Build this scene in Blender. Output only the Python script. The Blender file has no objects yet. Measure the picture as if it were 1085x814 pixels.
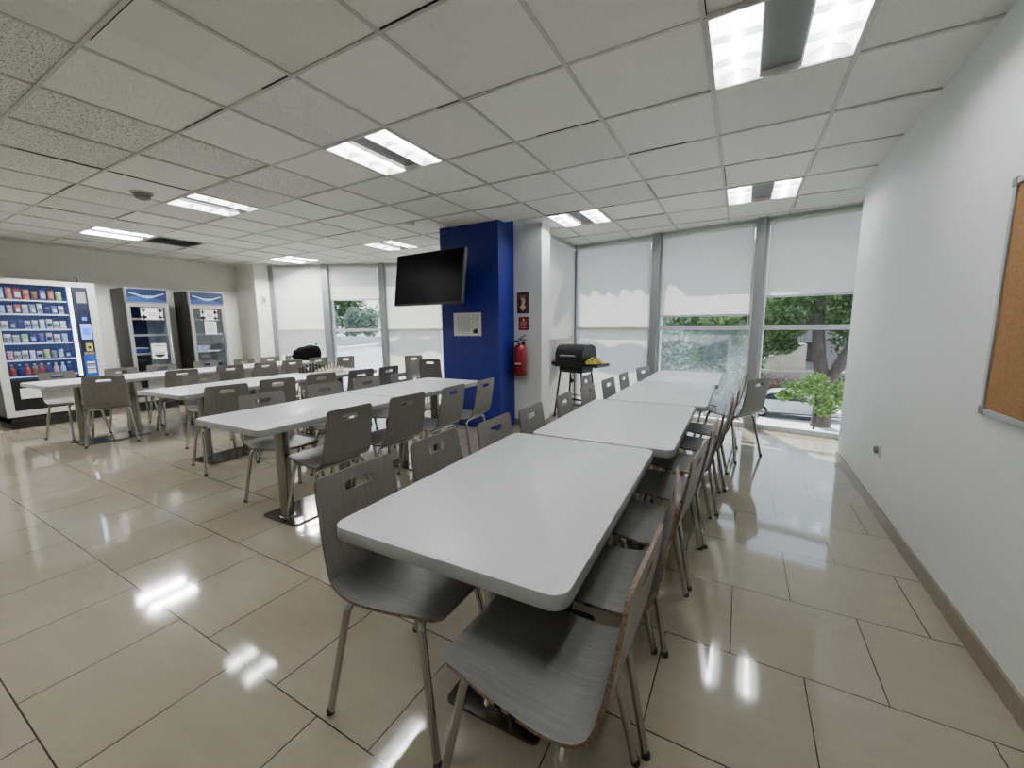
import bpy, bmesh, math, random
from mathutils import Vector, Matrix, geometry
random.seed(11)
PI = math.pi
sc = bpy.context.scene
COL = sc.collection
ZF, ZC = 0.0, 2.556          # floor, ceiling

# ------------------------------------------------------------------ materials
def lin(c):
    return tuple(((v / 255) / 12.92 if v / 255 <= 0.04045 else ((v / 255 + 0.055) / 1.055) ** 2.4) for v in c) + (1.0,)

def newmat(name):
    m = bpy.data.materials.new(name); m.use_nodes = True
    nt = m.node_tree
    return m, nt, nt.nodes['Principled BSDF']

def mat(name, rgb, rough=0.5, metal=0.0, noise=0.0, nscale=30.0, bump=0.0, emit=0.0, emit_rgb=None, spec=0.5, stretch=None, coat=0.0):
    m, nt, b = newmat(name)
    c = lin(rgb)
    b.inputs['Base Color'].default_value = c
    b.inputs['Roughness'].default_value = rough
    b.inputs['Metallic'].default_value = metal
    b.inputs['Specular IOR Level'].default_value = spec
    b.inputs['Coat Weight'].default_value = coat
    if emit:
        b.inputs['Emission Color'].default_value = lin(emit_rgb or rgb)
        b.inputs['Emission Strength'].default_value = emit
    if noise or bump:
        tc = nt.nodes.new('ShaderNodeTexCoord'); mp = nt.nodes.new('ShaderNodeMapping')
        mp.inputs['Scale'].default_value = stretch or (1, 1, 1)
        n = nt.nodes.new('ShaderNodeTexNoise'); n.inputs['Scale'].default_value = nscale; n.inputs['Detail'].default_value = 5
        nt.links.new(tc.outputs['Object'], mp.inputs[0]); nt.links.new(mp.outputs[0], n.inputs['Vector'])
        if noise:
            r = nt.nodes.new('ShaderNodeMapRange')
            r.inputs['From Min'].default_value = 0.3; r.inputs['From Max'].default_value = 0.7
            r.inputs['To Min'].default_value = 1 - noise; r.inputs['To Max'].default_value = 1 + noise
            mx = nt.nodes.new('ShaderNodeMix'); mx.data_type = 'RGBA'; mx.blend_type = 'MULTIPLY'; mx.inputs[0].default_value = 1
            mx.inputs[6].default_value = c
            nt.links.new(n.outputs['Fac'], r.inputs['Value']); nt.links.new(r.outputs[0], mx.inputs[7]); nt.links.new(mx.outputs[2], b.inputs['Base Color'])
        if bump:
            bp = nt.nodes.new('ShaderNodeBump'); bp.inputs['Strength'].default_value = bump; bp.inputs['Distance'].default_value = 0.01
            nt.links.new(n.outputs['Fac'], bp.inputs['Height']); nt.links.new(bp.outputs[0], b.inputs['Normal'])
    return m

def floor_mat():
    m, nt, b = newmat('polished_floor_tile')
    tc = nt.nodes.new('ShaderNodeTexCoord'); mp = nt.nodes.new('ShaderNodeMapping')
    mp.inputs['Location'].default_value = (-0.035 + 0.485 * 20, -0.2435 + 0.4853 * 20, 0)
    nt.links.new(tc.outputs['Object'], mp.inputs[0])
    br = nt.nodes.new('ShaderNodeTexBrick'); br.offset = 0.5; br.inputs['Scale'].default_value = 1.0
    br.inputs['Brick Width'].default_value = 0.485; br.inputs['Row Height'].default_value = 0.4853
    br.inputs['Mortar Size'].default_value = 0.0022; br.inputs['Mortar Smooth'].default_value = 0.0; br.inputs['Bias'].default_value = 0
    br.inputs['Color1'].default_value = lin((157, 150, 131)); br.inputs['Color2'].default_value = lin((150, 143, 124)); br.inputs['Mortar'].default_value = lin((38, 34, 28))
    nt.links.new(mp.outputs[0], br.inputs['Vector'])
    mp2 = nt.nodes.new('ShaderNodeMapping'); mp2.inputs['Scale'].default_value = (1.2, 5, 1); nt.links.new(tc.outputs['Object'], mp2.inputs[0])
    n = nt.nodes.new('ShaderNodeTexNoise'); n.inputs['Scale'].default_value = 2.2; n.inputs['Detail'].default_value = 9; n.inputs['Roughness'].default_value = 0.7
    nt.links.new(mp2.outputs[0], n.inputs['Vector'])
    n2 = nt.nodes.new('ShaderNodeTexNoise'); n2.inputs['Scale'].default_value = 260; nt.links.new(tc.outputs['Object'], n2.inputs['Vector'])
    ad = nt.nodes.new('ShaderNodeMath'); ad.operation = 'ADD'; nt.links.new(n.outputs['Fac'], ad.inputs[0]); nt.links.new(n2.outputs['Fac'], ad.inputs[1])
    r = nt.nodes.new('ShaderNodeMapRange'); r.inputs['From Min'].default_value = 0.6; r.inputs['From Max'].default_value = 1.4
    r.inputs['To Min'].default_value = 0.86; r.inputs['To Max'].default_value = 1.12
    nt.links.new(ad.outputs[0], r.inputs['Value'])
    mx = nt.nodes.new('ShaderNodeMix'); mx.data_type = 'RGBA'; mx.blend_type = 'MULTIPLY'; mx.inputs[0].default_value = 1
    nt.links.new(br.outputs['Color'], mx.inputs[6]); nt.links.new(r.outputs[0], mx.inputs[7]); nt.links.new(mx.outputs[2], b.inputs['Base Color'])
    b.inputs['Roughness'].default_value = 0.07; b.inputs['Specular IOR Level'].default_value = 0.75
    bp = nt.nodes.new('ShaderNodeBump'); bp.inputs['Strength'].default_value = 0.012; bp.inputs['Distance'].default_value = 0.01
    n3 = nt.nodes.new('ShaderNodeTexNoise'); n3.inputs['Scale'].default_value = 5; nt.links.new(tc.outputs['Object'], n3.inputs['Vector'])
    nt.links.new(n3.outputs['Fac'], bp.inputs['Height']); nt.links.new(bp.outputs[0], b.inputs['Normal'])
    return m

def ceiling_mat():
    m, nt, b = newmat('mineral_ceiling_tile')
    tc = nt.nodes.new('ShaderNodeTexCoord'); at = nt.nodes.new('ShaderNodeAttribute'); at.attribute_name = 'rnd'
    n = nt.nodes.new('ShaderNodeTexNoise'); n.inputs['Scale'].default_value = 150; n.inputs['Detail'].default_value = 3; n.inputs['Roughness'].default_value = 0.6
    nt.links.new(tc.outputs['Object'], n.inputs['Vector'])
    sep = nt.nodes.new('ShaderNodeSeparateColor'); nt.links.new(at.outputs['Color'], sep.inputs[0])
    # pits, deeper on some tiles (green channel)
    r = nt.nodes.new('ShaderNodeMapRange'); r.inputs['From Min'].default_value = 0.36; r.inputs['From Max'].default_value = 0.47
    nt.links.new(n.outputs['Fac'], r.inputs['Value'])
    sub = nt.nodes.new('ShaderNodeMath'); sub.operation = 'SUBTRACT'; sub.inputs[0].default_value = 1.0; nt.links.new(r.outputs[0], sub.inputs[1])
    mul = nt.nodes.new('ShaderNodeMath'); mul.operation = 'MULTIPLY'; nt.links.new(sub.outputs[0], mul.inputs[0]); nt.links.new(sep.outputs[1], mul.inputs[1])
    fac = nt.nodes.new('ShaderNodeMath'); fac.operation = 'SUBTRACT'; fac.inputs[0].default_value = 1.0; nt.links.new(mul.outputs[0], fac.inputs[1])
    rr = nt.nodes.new('ShaderNodeMapRange'); rr.inputs['To Min'].default_value = 0.93; rr.inputs['To Max'].default_value = 1.05; nt.links.new(sep.outputs[0], rr.inputs['Value'])
    m2 = nt.nodes.new('ShaderNodeMath'); m2.operation = 'MULTIPLY'; nt.links.new(fac.outputs[0], m2.inputs[0]); nt.links.new(rr.outputs[0], m2.inputs[1])
    mx = nt.nodes.new('ShaderNodeMix'); mx.data_type = 'RGBA'; mx.blend_type = 'MULTIPLY'; mx.inputs[0].default_value = 1
    mx.inputs[6].default_value = lin((232, 232, 226)); nt.links.new(m2.outputs[0], mx.inputs[7]); nt.links.new(mx.outputs[2], b.inputs['Base Color'])
    b.inputs['Roughness'].default_value = 0.95; b.inputs['Specular IOR Level'].default_value = 0.1
    bp = nt.nodes.new('ShaderNodeBump'); bp.inputs['Strength'].default_value = 0.25; bp.inputs['Distance'].default_value = 0.004
    nt.links.new(n.outputs['Fac'], bp.inputs['Height']); nt.links.new(bp.outputs[0], b.inputs['Normal'])
    return m

def wood_mat(name, rgb, rough):
    m, nt, b = newmat(name)
    tc = nt.nodes.new('ShaderNodeTexCoord'); mp = nt.nodes.new('ShaderNodeMapping'); mp.inputs['Scale'].default_value = (3, 75, 3)
    nt.links.new(tc.outputs['Object'], mp.inputs[0])
    oi = nt.nodes.new('ShaderNodeObjectInfo'); 
    n = nt.nodes.new('ShaderNodeTexNoise'); n.noise_dimensions = '4D'; n.inputs['Scale'].default_value = 2.0; n.inputs['Detail'].default_value = 6; n.inputs['Roughness'].default_value = 0.65
    ml = nt.nodes.new('ShaderNodeMath'); ml.operation = 'MULTIPLY'; ml.inputs[1].default_value = 40; nt.links.new(oi.outputs['Random'], ml.inputs[0]); nt.links.new(ml.outputs[0], n.inputs['W'])
    nt.links.new(mp.outputs[0], n.inputs['Vector'])
    cr = nt.nodes.new('ShaderNodeValToRGB')
    c = lin(rgb)
    cr.color_ramp.elements[0].position = 0.3; cr.color_ramp.elements[0].color = (c[0] * .78, c[1] * .77, c[2] * .75, 1)
    cr.color_ramp.elements[1].position = 0.72; cr.color_ramp.elements[1].color = (c[0] * 1.15, c[1] * 1.15, c[2] * 1.15, 1)
    nt.links.new(n.outputs['Fac'], cr.inputs[0]); nt.links.new(cr.outputs[0], b.inputs['Base Color'])
    b.inputs['Roughness'].default_value = rough; b.inputs['Specular IOR Level'].default_value = 0.45
    return m

def edge_mat():
    m, nt, b = newmat('plywood_edge')
    tc = nt.nodes.new('ShaderNodeTexCoord')
    n = nt.nodes.new('ShaderNodeTexNoise'); n.inputs['Scale'].default_value = 160; n.inputs['Detail'].default_value = 2
    nt.links.new(tc.outputs['Object'], n.inputs['Vector'])
    cr = nt.nodes.new('ShaderNodeValToRGB')
    cr.color_ramp.elements[0].position = 0.35; cr.color_ramp.elements[0].color = lin((72, 52, 38))
    cr.color_ramp.elements[1].position = 0.65; cr.color_ramp.elements[1].color = lin((124, 100, 78))
    nt.links.new(n.outputs['Fac'], cr.inputs[0]); nt.links.new(cr.outputs[0], b.inputs['Base Color'])
    b.inputs['Roughness'].default_value = 0.5
    return m

def blind_mat():
    m, nt, b = newmat('translucent_blind')
    out = nt.nodes['Material Output']
    tc = nt.nodes.new('ShaderNodeTexCoord'); mp = nt.nodes.new('ShaderNodeMapping'); mp.inputs['Scale'].default_value = (1.0, 1.0, 6.0)
    n = nt.nodes.new('ShaderNodeTexNoise'); n.inputs['Scale'].default_value = 14; n.inputs['Detail'].default_value = 4
    nt.links.new(tc.outputs['Object'], mp.inputs[0]); nt.links.new(mp.outputs[0], n.inputs['Vector'])
    cr = nt.nodes.new('ShaderNodeValToRGB'); cr.color_ramp.elements[0].color = lin((222, 220, 212)); cr.color_ramp.elements[1].color = lin((238, 237, 231))
    nt.links.new(n.outputs['Fac'], cr.inputs[0])
    d = nt.nodes.new('ShaderNodeBsdfDiffuse'); t = nt.nodes.new('ShaderNodeBsdfTranslucent')
    nt.links.new(cr.outputs[0], d.inputs['Color']); nt.links.new(cr.outputs[0], t.inputs['Color'])
    mx = nt.nodes.new('ShaderNodeMixShader'); mx.inputs[0].default_value = 0.45
    nt.links.new(d.outputs[0], mx.inputs[1]); nt.links.new(t.outputs[0], mx.inputs[2]); nt.links.new(mx.outputs[0], out.inputs['Surface'])
    return m

def glass_mat(name, tint=(0.96, 0.98, 0.98), refl=0.06, haze=0.0):
    m, nt, b = newmat(name)
    out = nt.nodes['Material Output']
    tr = nt.nodes.new('ShaderNodeBsdfTransparent'); tr.inputs[0].default_value = tint + (1,)
    gl = nt.nodes.new('ShaderNodeBsdfGlossy'); gl.inputs['Roughness'].default_value = 0.02
    lw = nt.nodes.new('ShaderNodeLayerWeight'); lw.inputs['Blend'].default_value = 0.25
    r = nt.nodes.new('ShaderNodeMapRange'); r.inputs['To Min'].default_value = refl; r.inputs['To Max'].default_value = 0.6
    nt.links.new(lw.outputs['Facing'], r.inputs['Value'])
    mx = nt.nodes.new('ShaderNodeMixShader'); nt.links.new(r.outputs[0], mx.inputs[0]); nt.links.new(tr.outputs[0], mx.inputs[1]); nt.links.new(gl.outputs[0], mx.inputs[2])
    last = mx
    if haze:
        tl = nt.nodes.new('ShaderNodeBsdfTranslucent'); tl.inputs[0].default_value = (0.8, 0.88, 0.95, 1)
        tc = nt.nodes.new('ShaderNodeTexCoord'); n = nt.nodes.new('ShaderNodeTexNoise'); n.inputs['Scale'].default_value = 4.0; n.inputs['Detail'].default_value = 6
        nt.links.new(tc.outputs['Object'], n.inputs['Vector'])
        r2 = nt.nodes.new('ShaderNodeMapRange'); r2.inputs['From Min'].default_value = 0.3; r2.inputs['From Max'].default_value = 0.7; r2.inputs['To Min'].default_value = haze * .5; r2.inputs['To Max'].default_value = haze * 1.4
        nt.links.new(n.outputs['Fac'], r2.inputs['Value'])
        m2 = nt.nodes.new('ShaderNodeMixShader'); nt.links.new(r2.outputs[0], m2.inputs[0]); nt.links.new(mx.outputs[0], m2.inputs[1]); nt.links.new(tl.outputs[0], m2.inputs[2])
        last = m2
    nt.links.new(last.outputs[0], out.inputs['Surface'])
    return m

def leaf_mat(name, rgb, rgb2):
    m, nt, b = newmat(name)
    out = nt.nodes['Material Output']
    at = nt.nodes.new('ShaderNodeAttribute'); at.attribute_name = 'rnd'
    mx = nt.nodes.new('ShaderNodeMix'); mx.data_type = 'RGBA'; mx.inputs[6].default_value = lin(rgb); mx.inputs[7].default_value = lin(rgb2)
    nt.links.new(at.outputs['Fac'], mx.inputs[0])
    d = nt.nodes.new('ShaderNodeBsdfDiffuse'); t = nt.nodes.new('ShaderNodeBsdfTranslucent')
    nt.links.new(mx.outputs[2], d.inputs[0]); nt.links.new(mx.outputs[2], t.inputs[0])
    s = nt.nodes.new('ShaderNodeMixShader'); s.inputs[0].default_value = 0.35
    nt.links.new(d.outputs[0], s.inputs[1]); nt.links.new(t.outputs[0], s.inputs[2]); nt.links.new(s.outputs[0], out.inputs['Surface'])
    return m

M = dict(
    floor=floor_mat(), ceil=ceiling_mat(),
    tbar=mat('ceiling_tee_grid', (188, 188, 182), 0.5, 0.0, 0.06),
    gap=mat('dark_void', (30, 30, 28), 0.9),
    wall=mat('painted_wall', (222, 225, 224), 0.62, 0, 0.02, 3, 0.03),
    wallgrey=mat('grey_painted_wall', (232, 232, 224), 0.7, 0, 0.03, 3, 0.03),
    skirt=mat('stone_skirting', (128, 118, 102), 0.35, 0, 0.1, 40),
    blue=mat('blue_paint', (5, 21, 112), 0.5, 0, 0.03, 4),
    alu=mat('grey_aluminium', (148, 152, 152), 0.4, 0.35),
    alulight=mat('light_aluminium', (206, 212, 216), 0.4, 0.2),
    blind=blind_mat(), glass=glass_mat('window_glass'), haze=glass_mat('hazy_window_glass', haze=0.055),  # haze pane diffuses unevenly, slightly bluish
    pane=glass_mat('appliance_glass', (0.97, 0.98, 1.0), 0.035),
    plastic=mat('white_plastic', (226, 226, 220), 0.45),
    tabletop=mat('white_laminate', (226, 228, 230), 0.32, 0, 0.012, 60),
    tableedge=mat('laminate_edge', (150, 152, 152), 0.45),
    chrome=mat('chrome', (196, 196, 194), 0.16, 1.0),
    steel=mat('polished_steel', (150, 148, 142), 0.2, 1.0, 0.12, 6, 0, stretch=(12, 12, 0.5)),
    plate=mat('base_plate_steel', (128, 124, 118), 0.14, 1.0),
    legmetal=mat('chair_leg_metal', (178, 177, 173), 0.13, 1.0),
    rubber=mat('black_rubber', (22, 21, 20), 0.8),
    wood=wood_mat('grey_wood_laminate', (108, 106, 101), 0.42), woodlit=wood_mat('grey_wood_laminate_lit', (126, 126, 125), 0.38), edge=edge_mat(),  # seat uses a paler copy of the laminate, its catch of light painted in
    black=mat('black_plastic', (14, 14, 15), 0.45), blackgloss=mat('screen_glass', (3, 3, 4), 0.35, spec=0.08),
    blackmetal=mat('black_enamel', (16, 16, 17), 0.4, 0.2, 0.1, 50),
    fabricblack=mat('black_fabric', (7, 7, 8), 0.95, 0, 0.3, 80, 0.4, spec=0.15),
    yellow=mat('yellow_cloth', (212, 190, 96), 0.8, 0, 0.35, 25, 0.5),
    white=mat('paper', (232, 232, 228), 0.8), ink=mat('print_ink', (34, 34, 36), 0.8), greyink=mat('grey_print', (140, 140, 140), 0.8),
    darkgrey=mat('dark_grey_sheet', (44, 43, 40), 0.5, 0.1, 0.05), silver=mat('silver_trim', (176, 178, 178), 0.35, 0.6),
    cream=mat('machine_frame', (198, 199, 192), 0.45), navy=mat('navy_panel', (14, 20, 44), 0.4),
    vblue=mat('vending_backlight', (34, 44, 86), 0.6, emit=0.05, emit_rgb=(120, 150, 235)),
    led=mat('led_strip', (240, 246, 255), 0.4, emit=1.6, emit_rgb=(214, 230, 255)),
    shelf=mat('shelf_glow', (206, 220, 246), 0.4, emit=0.2, emit_rgb=(190, 212, 255)),
    screenblue=mat('blue_display', (110, 140, 235), 0.4, emit=0.55), screenblue2=mat('blue_display_window', (60, 92, 210), 0.4, emit=0.5),
    cardblue=mat('blue_card', (24, 78, 170), 0.5), sticker=mat('yellow_sticker', (196, 190, 90), 0.6), 
    hdrdark=mat('header_navy', (14, 30, 66), 0.4, emit=0.03), hdrblue=mat('header_blue', (40, 64, 112), 0.4, emit=0.02), hdrwhite=mat('header_wave', (150, 172, 200), 0.4, emit=0.03),
    coldwall=mat('cooler_liner', (128, 138, 138), 0.5, emit=0.05), colddark=mat('cooler_liner_dark_tone', (22, 26, 44), 0.5),
    red=mat('red_enamel', (128, 14, 18), 0.35, coat=0.25), signred=mat('red_sign', (140, 18, 22), 0.5), signdark=mat('sign_maroon', (74, 20, 18), 0.5), signcream=mat('sign_cream', (226, 206, 176), 0.6),
    cork=mat('cork', (140, 102, 60), 0.85, 0, 0.22, 120, 0.2),
    tube=mat('fluorescent_tube', (255, 255, 255), 0.4, emit=40.0), tubefar=mat('fluorescent_tube_boosted', (255, 255, 255), 0.4, emit=250.0), refl=mat('glowing_lamp_reflector', (232, 234, 236), 0.3, 0.2, emit=0.4, emit_rgb=(240, 245, 250)), lampgrey=mat('lamp_centre_panel', (118, 120, 116), 0.6),  # reflector given its own glow to look bright; far tubes boosted
    cw=mat('ivory_chess', (224, 214, 190), 0.4), cb=mat('ebony_chess', (12, 12, 12), 0.4), boardl=mat('board_light', (232, 230, 222), 0.5), boardd=mat('board_dark', (150, 140, 124), 0.5),
    asphalt=mat('asphalt', (150, 150, 158), 0.9, 0, 0.1, 3), pave=mat('pale_paving', (206, 204, 200), 0.9, 0, 0.08, 2), kerb=mat('white_kerb', (235, 235, 232), 0.9),
    bark=mat('bark', (74, 66, 60), 0.95, 0, 0.4, 9, 0.8, stretch=(3, 3, 0.6)),
    leafdark=leaf_mat('dark_leaves', (44, 66, 38), (104, 128, 84)), leaflight=leaf_mat('light_leaves', (96, 132, 66), (176, 200, 124)), leafgrey=leaf_mat('grey_green_leaves', (86, 106, 92), (150, 168, 150)), leafpink=leaf_mat('reddish_leaves', (120, 74, 84), (90, 110, 84)),
    stone=mat('beige_stone_wall', (176, 164, 150), 0.9, 0, 0.12, 1.5), rail=mat('dark_railing', (60, 58, 58), 0.6), building=mat('pale_building', (150, 146, 140), 0.9, 0, 0.06, 1),
    carpaint=mat('white_car_paint', (214, 220, 226), 0.25, 0.1, coat=0.6), carglass=mat('car_glass', (40, 46, 50), 0.1), tyre=mat('tyre', (24, 24, 25), 0.9),
    slab=mat('concrete', (170, 170, 166), 0.9, 0, 0.05, 3),
)

# ------------------------------------------------------------------ mesh helpers
class MB:
    def __init__(self): self.v, self.f, self.m = [], [], []
    def _add(self, vs, fs, mi=0, X=None):
        o = len(self.v)
        for p in vs:
            p = Vector(p); self.v.append(tuple(X @ p) if X is not None else tuple(p))
        for f in fs: self.f.append(tuple(i + o for i in f)); self.m.append(mi)
        return self
    def box(self, c, s, mi=0, X=None, bev=0.0):
        if bev:
            bm = bmesh.new(); bmesh.ops.create_cube(bm, size=1)
            for v in bm.verts: v.co = Vector((v.co.x * s[0] + c[0], v.co.y * s[1] + c[1], v.co.z * s[2] + c[2]))
            bmesh.ops.bevel(bm, geom=bm.edges[:], offset=bev, segments=2, affect='EDGES', profile=0.5)
            return self.bm(bm, mi, X)
        x, y, z = (q / 2 for q in s)
        vs = [(c[0] + a * x, c[1] + b * y, c[2] + d * z) for a in (-1, 1) for b in (-1, 1) for d in (-1, 1)]
        return self._add(vs, [(0, 1, 3, 2), (4, 6, 7, 5), (0, 4, 5, 1), (2, 3, 7, 6), (0, 2, 6, 4), (1, 5, 7, 3)], mi, X)
    def box2(self, a, b, mi=0, X=None, bev=0.0):
        return self.box([(p + q) / 2 for p, q in zip(a, b)], [abs(q - p) for p, q in zip(a, b)], mi, X, bev)
    def bm(self, bm, mi=0, X=None):
        bm.verts.index_update()
        self._add([v.co for v in bm.verts], [[v.index for v in f.verts] for f in bm.faces], mi, X); bm.free(); return self
    def tube(self, pts, r, n=10, mi=0, X=None, caps=True):
        pts = [Vector(p) for p in pts]; R = r if isinstance(r, (list, tuple)) else [r] * len(pts)
        t0 = (pts[1] - pts[0]).normalized(); ref = Vector((0, 0, 1)) if abs(t0.z) < 0.9 else Vector((1, 0, 0))
        u = t0.cross(ref).normalized(); vs, fs = [], []
        for i, p in enumerate(pts):
            t = (pts[min(i + 1, len(pts) - 1)] - pts[max(i - 1, 0)]).normalized()
            u = (u - t * u.dot(t)).normalized(); w = t.cross(u)
            for k in range(n):
                a = 2 * PI * k / n; vs.append(p + (u * math.cos(a) + w * math.sin(a)) * R[i])
        for i in range(len(pts) - 1):
            for k in range(n):
                a, b = i * n + k, i * n + (k + 1) % n; fs.append((a, b, b + n, a + n))
        if caps: fs += [tuple(range(n))[::-1], tuple(range((len(pts) - 1) * n, len(pts) * n))]
        return self._add(vs, fs, mi, X)
    def lathe(self, prof, c=(0, 0, 0), n=16, mi=0, X=None):
        vs, fs = [], []
        for r, z in prof:
            for k in range(n):
                a = 2 * PI * k / n; vs.append((c[0] + r * math.cos(a), c[1] + r * math.sin(a), c[2] + z))
        for i in range(len(prof) - 1):
            for k in range(n):
                a, b = i * n + k, i * n + (k + 1) % n; fs.append((a, b, b + n, a + n))
        fs += [tuple(range(n))[::-1], tuple(range((len(prof) - 1) * n, len(prof) * n))]
        return self._add(vs, fs, mi, X)
    def prism(self, poly, z0, z1, mi=0, X=None, side=None):
        n = len(poly)
        vs = [(x, y, z0) for x, y in poly] + [(x, y, z1) for x, y in poly]
        self._add(vs, [tuple(range(n))[::-1], tuple(range(n, 2 * n))], mi, X)
        return self._add(vs, [(i, (i + 1) % n, n + (i + 1) % n, n + i) for i in range(n)], mi if side is None else side, X)
    def quad(self, a, b, c, d, mi=0, X=None): return self._add([a, b, c, d], [(0, 1, 2, 3)], mi, X)
    def build(self, name, mats, parent=None, loc=(0, 0, 0), rz=0.0, smooth=None, rot=None):
        me = bpy.data.meshes.new(name); me.from_pydata(self.v, [], self.f); me.update()
        for x in (mats if isinstance(mats, (list, tuple)) else [mats]): me.materials.append(x)
        me.polygons.foreach_set('material_index', self.m)
        if smooth is not None:
            me.polygons.foreach_set('use_smooth', [True] * len(me.polygons)); me.set_sharp_from_angle(angle=math.radians(smooth))
        o = bpy.data.objects.new(name, me); COL.objects.link(o)
        o.location = loc; o.rotation_euler = rot or (0, 0, rz)
        if parent: o.parent = parent
        return o

def tag(o, label=None, cat=None, group=None, kind=None):
    if label: o['label'] = label
    if cat: o['category'] = cat
    if group: o['group'] = group
    if kind: o['kind'] = kind
    return o
def thing(name, label, cat, loc=(0, 0, 0), rz=0.0, group=None, rot=None):
    o = bpy.data.objects.new(name, None); COL.objects.link(o); o.location = loc; o.rotation_euler = rot or (0, 0, rz); o.empty_display_size = 0.1
    return tag(o, label, cat, group)
def struct(o): o['kind'] = 'structure'; return o
def copy_tree(o, parent=None):
    c = o.copy(); COL.objects.link(c)
    if parent: c.parent = parent
    for ch in list(o.children): copy_tree(ch, c)
    return c
def rrect(w, h, r, n=5, cx=0, cy=0):
    out = []
    for sx, sy, a0 in ((1, 1, 0), (-1, 1, 90), (-1, -1, 180), (1, -1, 270)):
        for k in range(n + 1):
            a = math.radians(a0 + 90 * k / n); out.append((cx + sx * (w / 2 - r) + r * math.cos(a), cy + sy * (h / 2 - r) + r * math.sin(a)))
    return out
def rotz(a): return Matrix.Rotation(a, 4, 'Z')

# ------------------------------------------------------------------ camera
cam = bpy.data.cameras.new('camera'); co = bpy.data.objects.new('camera', cam); COL.objects.link(co); sc.camera = co
yaw, pit, rol = (math.radians(a) for a in (29.33, 7.945, -0.506))
fw = Vector((-math.sin(yaw) * math.cos(pit), math.cos(yaw) * math.cos(pit), -math.sin(pit)))
rt = Vector((math.cos(yaw), math.sin(yaw), 0)); up = rt.cross(fw)
r2 = rt * math.cos(rol) + up * math.sin(rol); u2 = up * math.cos(rol) - rt * math.sin(rol)
co.matrix_world = Matrix(((r2.x, u2.x, -fw.x, 0), (r2.y, u2.y, -fw.y, 0), (r2.z, u2.z, -fw.z, 1.30), (0, 0, 0, 1)))
cam.sensor_width = 36; cam.lens = 431.4 / 1085 * 36; cam.clip_start = 0.02; cam.clip_end = 400

# ------------------------------------------------------------------ room outline
AX0, AY0 = -2.41, 6.38                        # facade by the corkboard wall
AD = Vector((3.45, -0.596)).normalized(); AN = Vector((-AD.y, AD.x))
CX0, CY0 = -8.36, 4.98                        # facade behind the screen
CD = Vector((3.11, 1.48)).normalized(); CN = Vector((-CD.y, CD.x))
def ya(x): return AY0 + (x - AX0) * AD.y / AD.x
def yc(x): return CY0 + (x - CX0) * CD.y / CD.x
XL, XR, YB = -9.05, 0.875, -4.2
YRE = 4.87                                   # end of the corkboard wall
def inside(x, y):
    if x < XL or y < YB: return False
    if x > (XR if y < YRE else 1.55): return False
    if -3.48 < x < -2.6 and 4.32 < y: return False
    if -2.6 <= x < -2.206 and 4.70 < y < 4.95: return False
    if -3.48 < x < -2.42 and y > 4.32: return False
    if x > -2.42: return y < ya(x)
    if x < -8.36 and y > 4.655: return False
    return y < yc(x)

fl = MB(); fl.prism([(XL - .3, YB - .2), (1.6, YB - .2), (1.6, ya(1.6) + .1), (AX0, AY0 + .1), (-2.9, yc(-2.9) + .1), (CX0, CY0 + .1), (XL - .3, CY0 + .1)], -0.25, 0.0)
struct(fl.build('floor', M['floor']))

# ceiling tiles (one quad per cell, slightly uneven) and exposed tee grid
GX0, GY0, GP = -2.047, 1.42, 0.61
lights = [(i, j) for i in (-9, -5, -1, 3) for j in (-3, 1, 5) if (i, j) != (-1, 5)] + [(0, 5)]
VENT = (-9, 2)
def clip(poly, f):
    out = []
    for i, p in enumerate(poly):
        q = poly[(i + 1) % len(poly)]; a, b = f(p), f(q)
        if a >= 0: out.append(p)
        if (a >= 0) != (b >= 0):
            t = a / (a - b); out.append((p[0] + (q[0] - p[0]) * t, p[1] + (q[1] - p[1]) * t))
    return out
cm = MB(); rnd = []
for i in range(-13, 7):
    for j in range(-11, 12):
        if (i, j) in lights or (i, j) == VENT: continue
        x0, y0 = GX0 + i * GP, GY0 + j * GP; g = 0.003
        sq = [(x0 + g, y0 + g), (x0 + GP - g, y0 + g), (x0 + GP - g, y0 + GP - g), (x0 + g, y0 + GP - g)]
        rr = random.Random(i * 77 + j)
        tl = [rr.uniform(0, 0.004) for _ in range(4)]
        a, b, c = rr.uniform(-.006, .006), rr.uniform(-.006, .006), rr.uniform(0, .003)
        coarse = 1.0 if (i <= -2 and j <= 1 and rr.random() < .75) else rr.choice((0.12, 0.2, 0.3))
        if i >= 0: coarse = 0.12
        xe = -3.42 if y0 > 4.4 else -2.42
        for fs in ([lambda p: xe - p[0], lambda p: yc(p[0]) - p[1], lambda p: p[0] - XL], [lambda p: p[0] + 2.42, lambda p: ya(p[0]) - p[1], lambda p: 1.56 - p[0]]):
            q = sq
            for f in fs:
                q = clip(q, f)
                if len(q) < 3: break
            if len(q) < 3: continue
            cm._add([(p[0], p[1], ZC + 0.006 + a * (p[0] - x0) + b * (p[1] - y0) + c) for p in q], [tuple(range(len(q)))[::-1]])
            rnd.append((rr.random(), coarse))
ce = struct(cm.build('ceiling', M['ceil']))
att = ce.data.color_attributes.new('rnd', 'FLOAT_COLOR', 'CORNER')
for p, (a, b) in zip(ce.data.polygons, rnd):
    for li in p.loop_indices: att.data[li].color = (a, b, 0, 1)
tb = MB()
def runs(fn, a, b):
    s, on, st = a, False, 0
    while s <= b:
        k = inside(*fn(s))
        if k and not on: on, st = True, s
        if on and (not k): yield st, s - .01; on = False
        s += .01
    if on: yield st, b
for i in range(-12, 7):
    x = GX0 + i * GP
    for s, e in runs(lambda t: (x, t), YB, 8):
        tb.box2((x - .010, s, ZC), (x + .010, e, ZC + .012)); tb.box2((x - .003, s, ZC + .012), (x + .003, e, ZC + .04))
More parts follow.
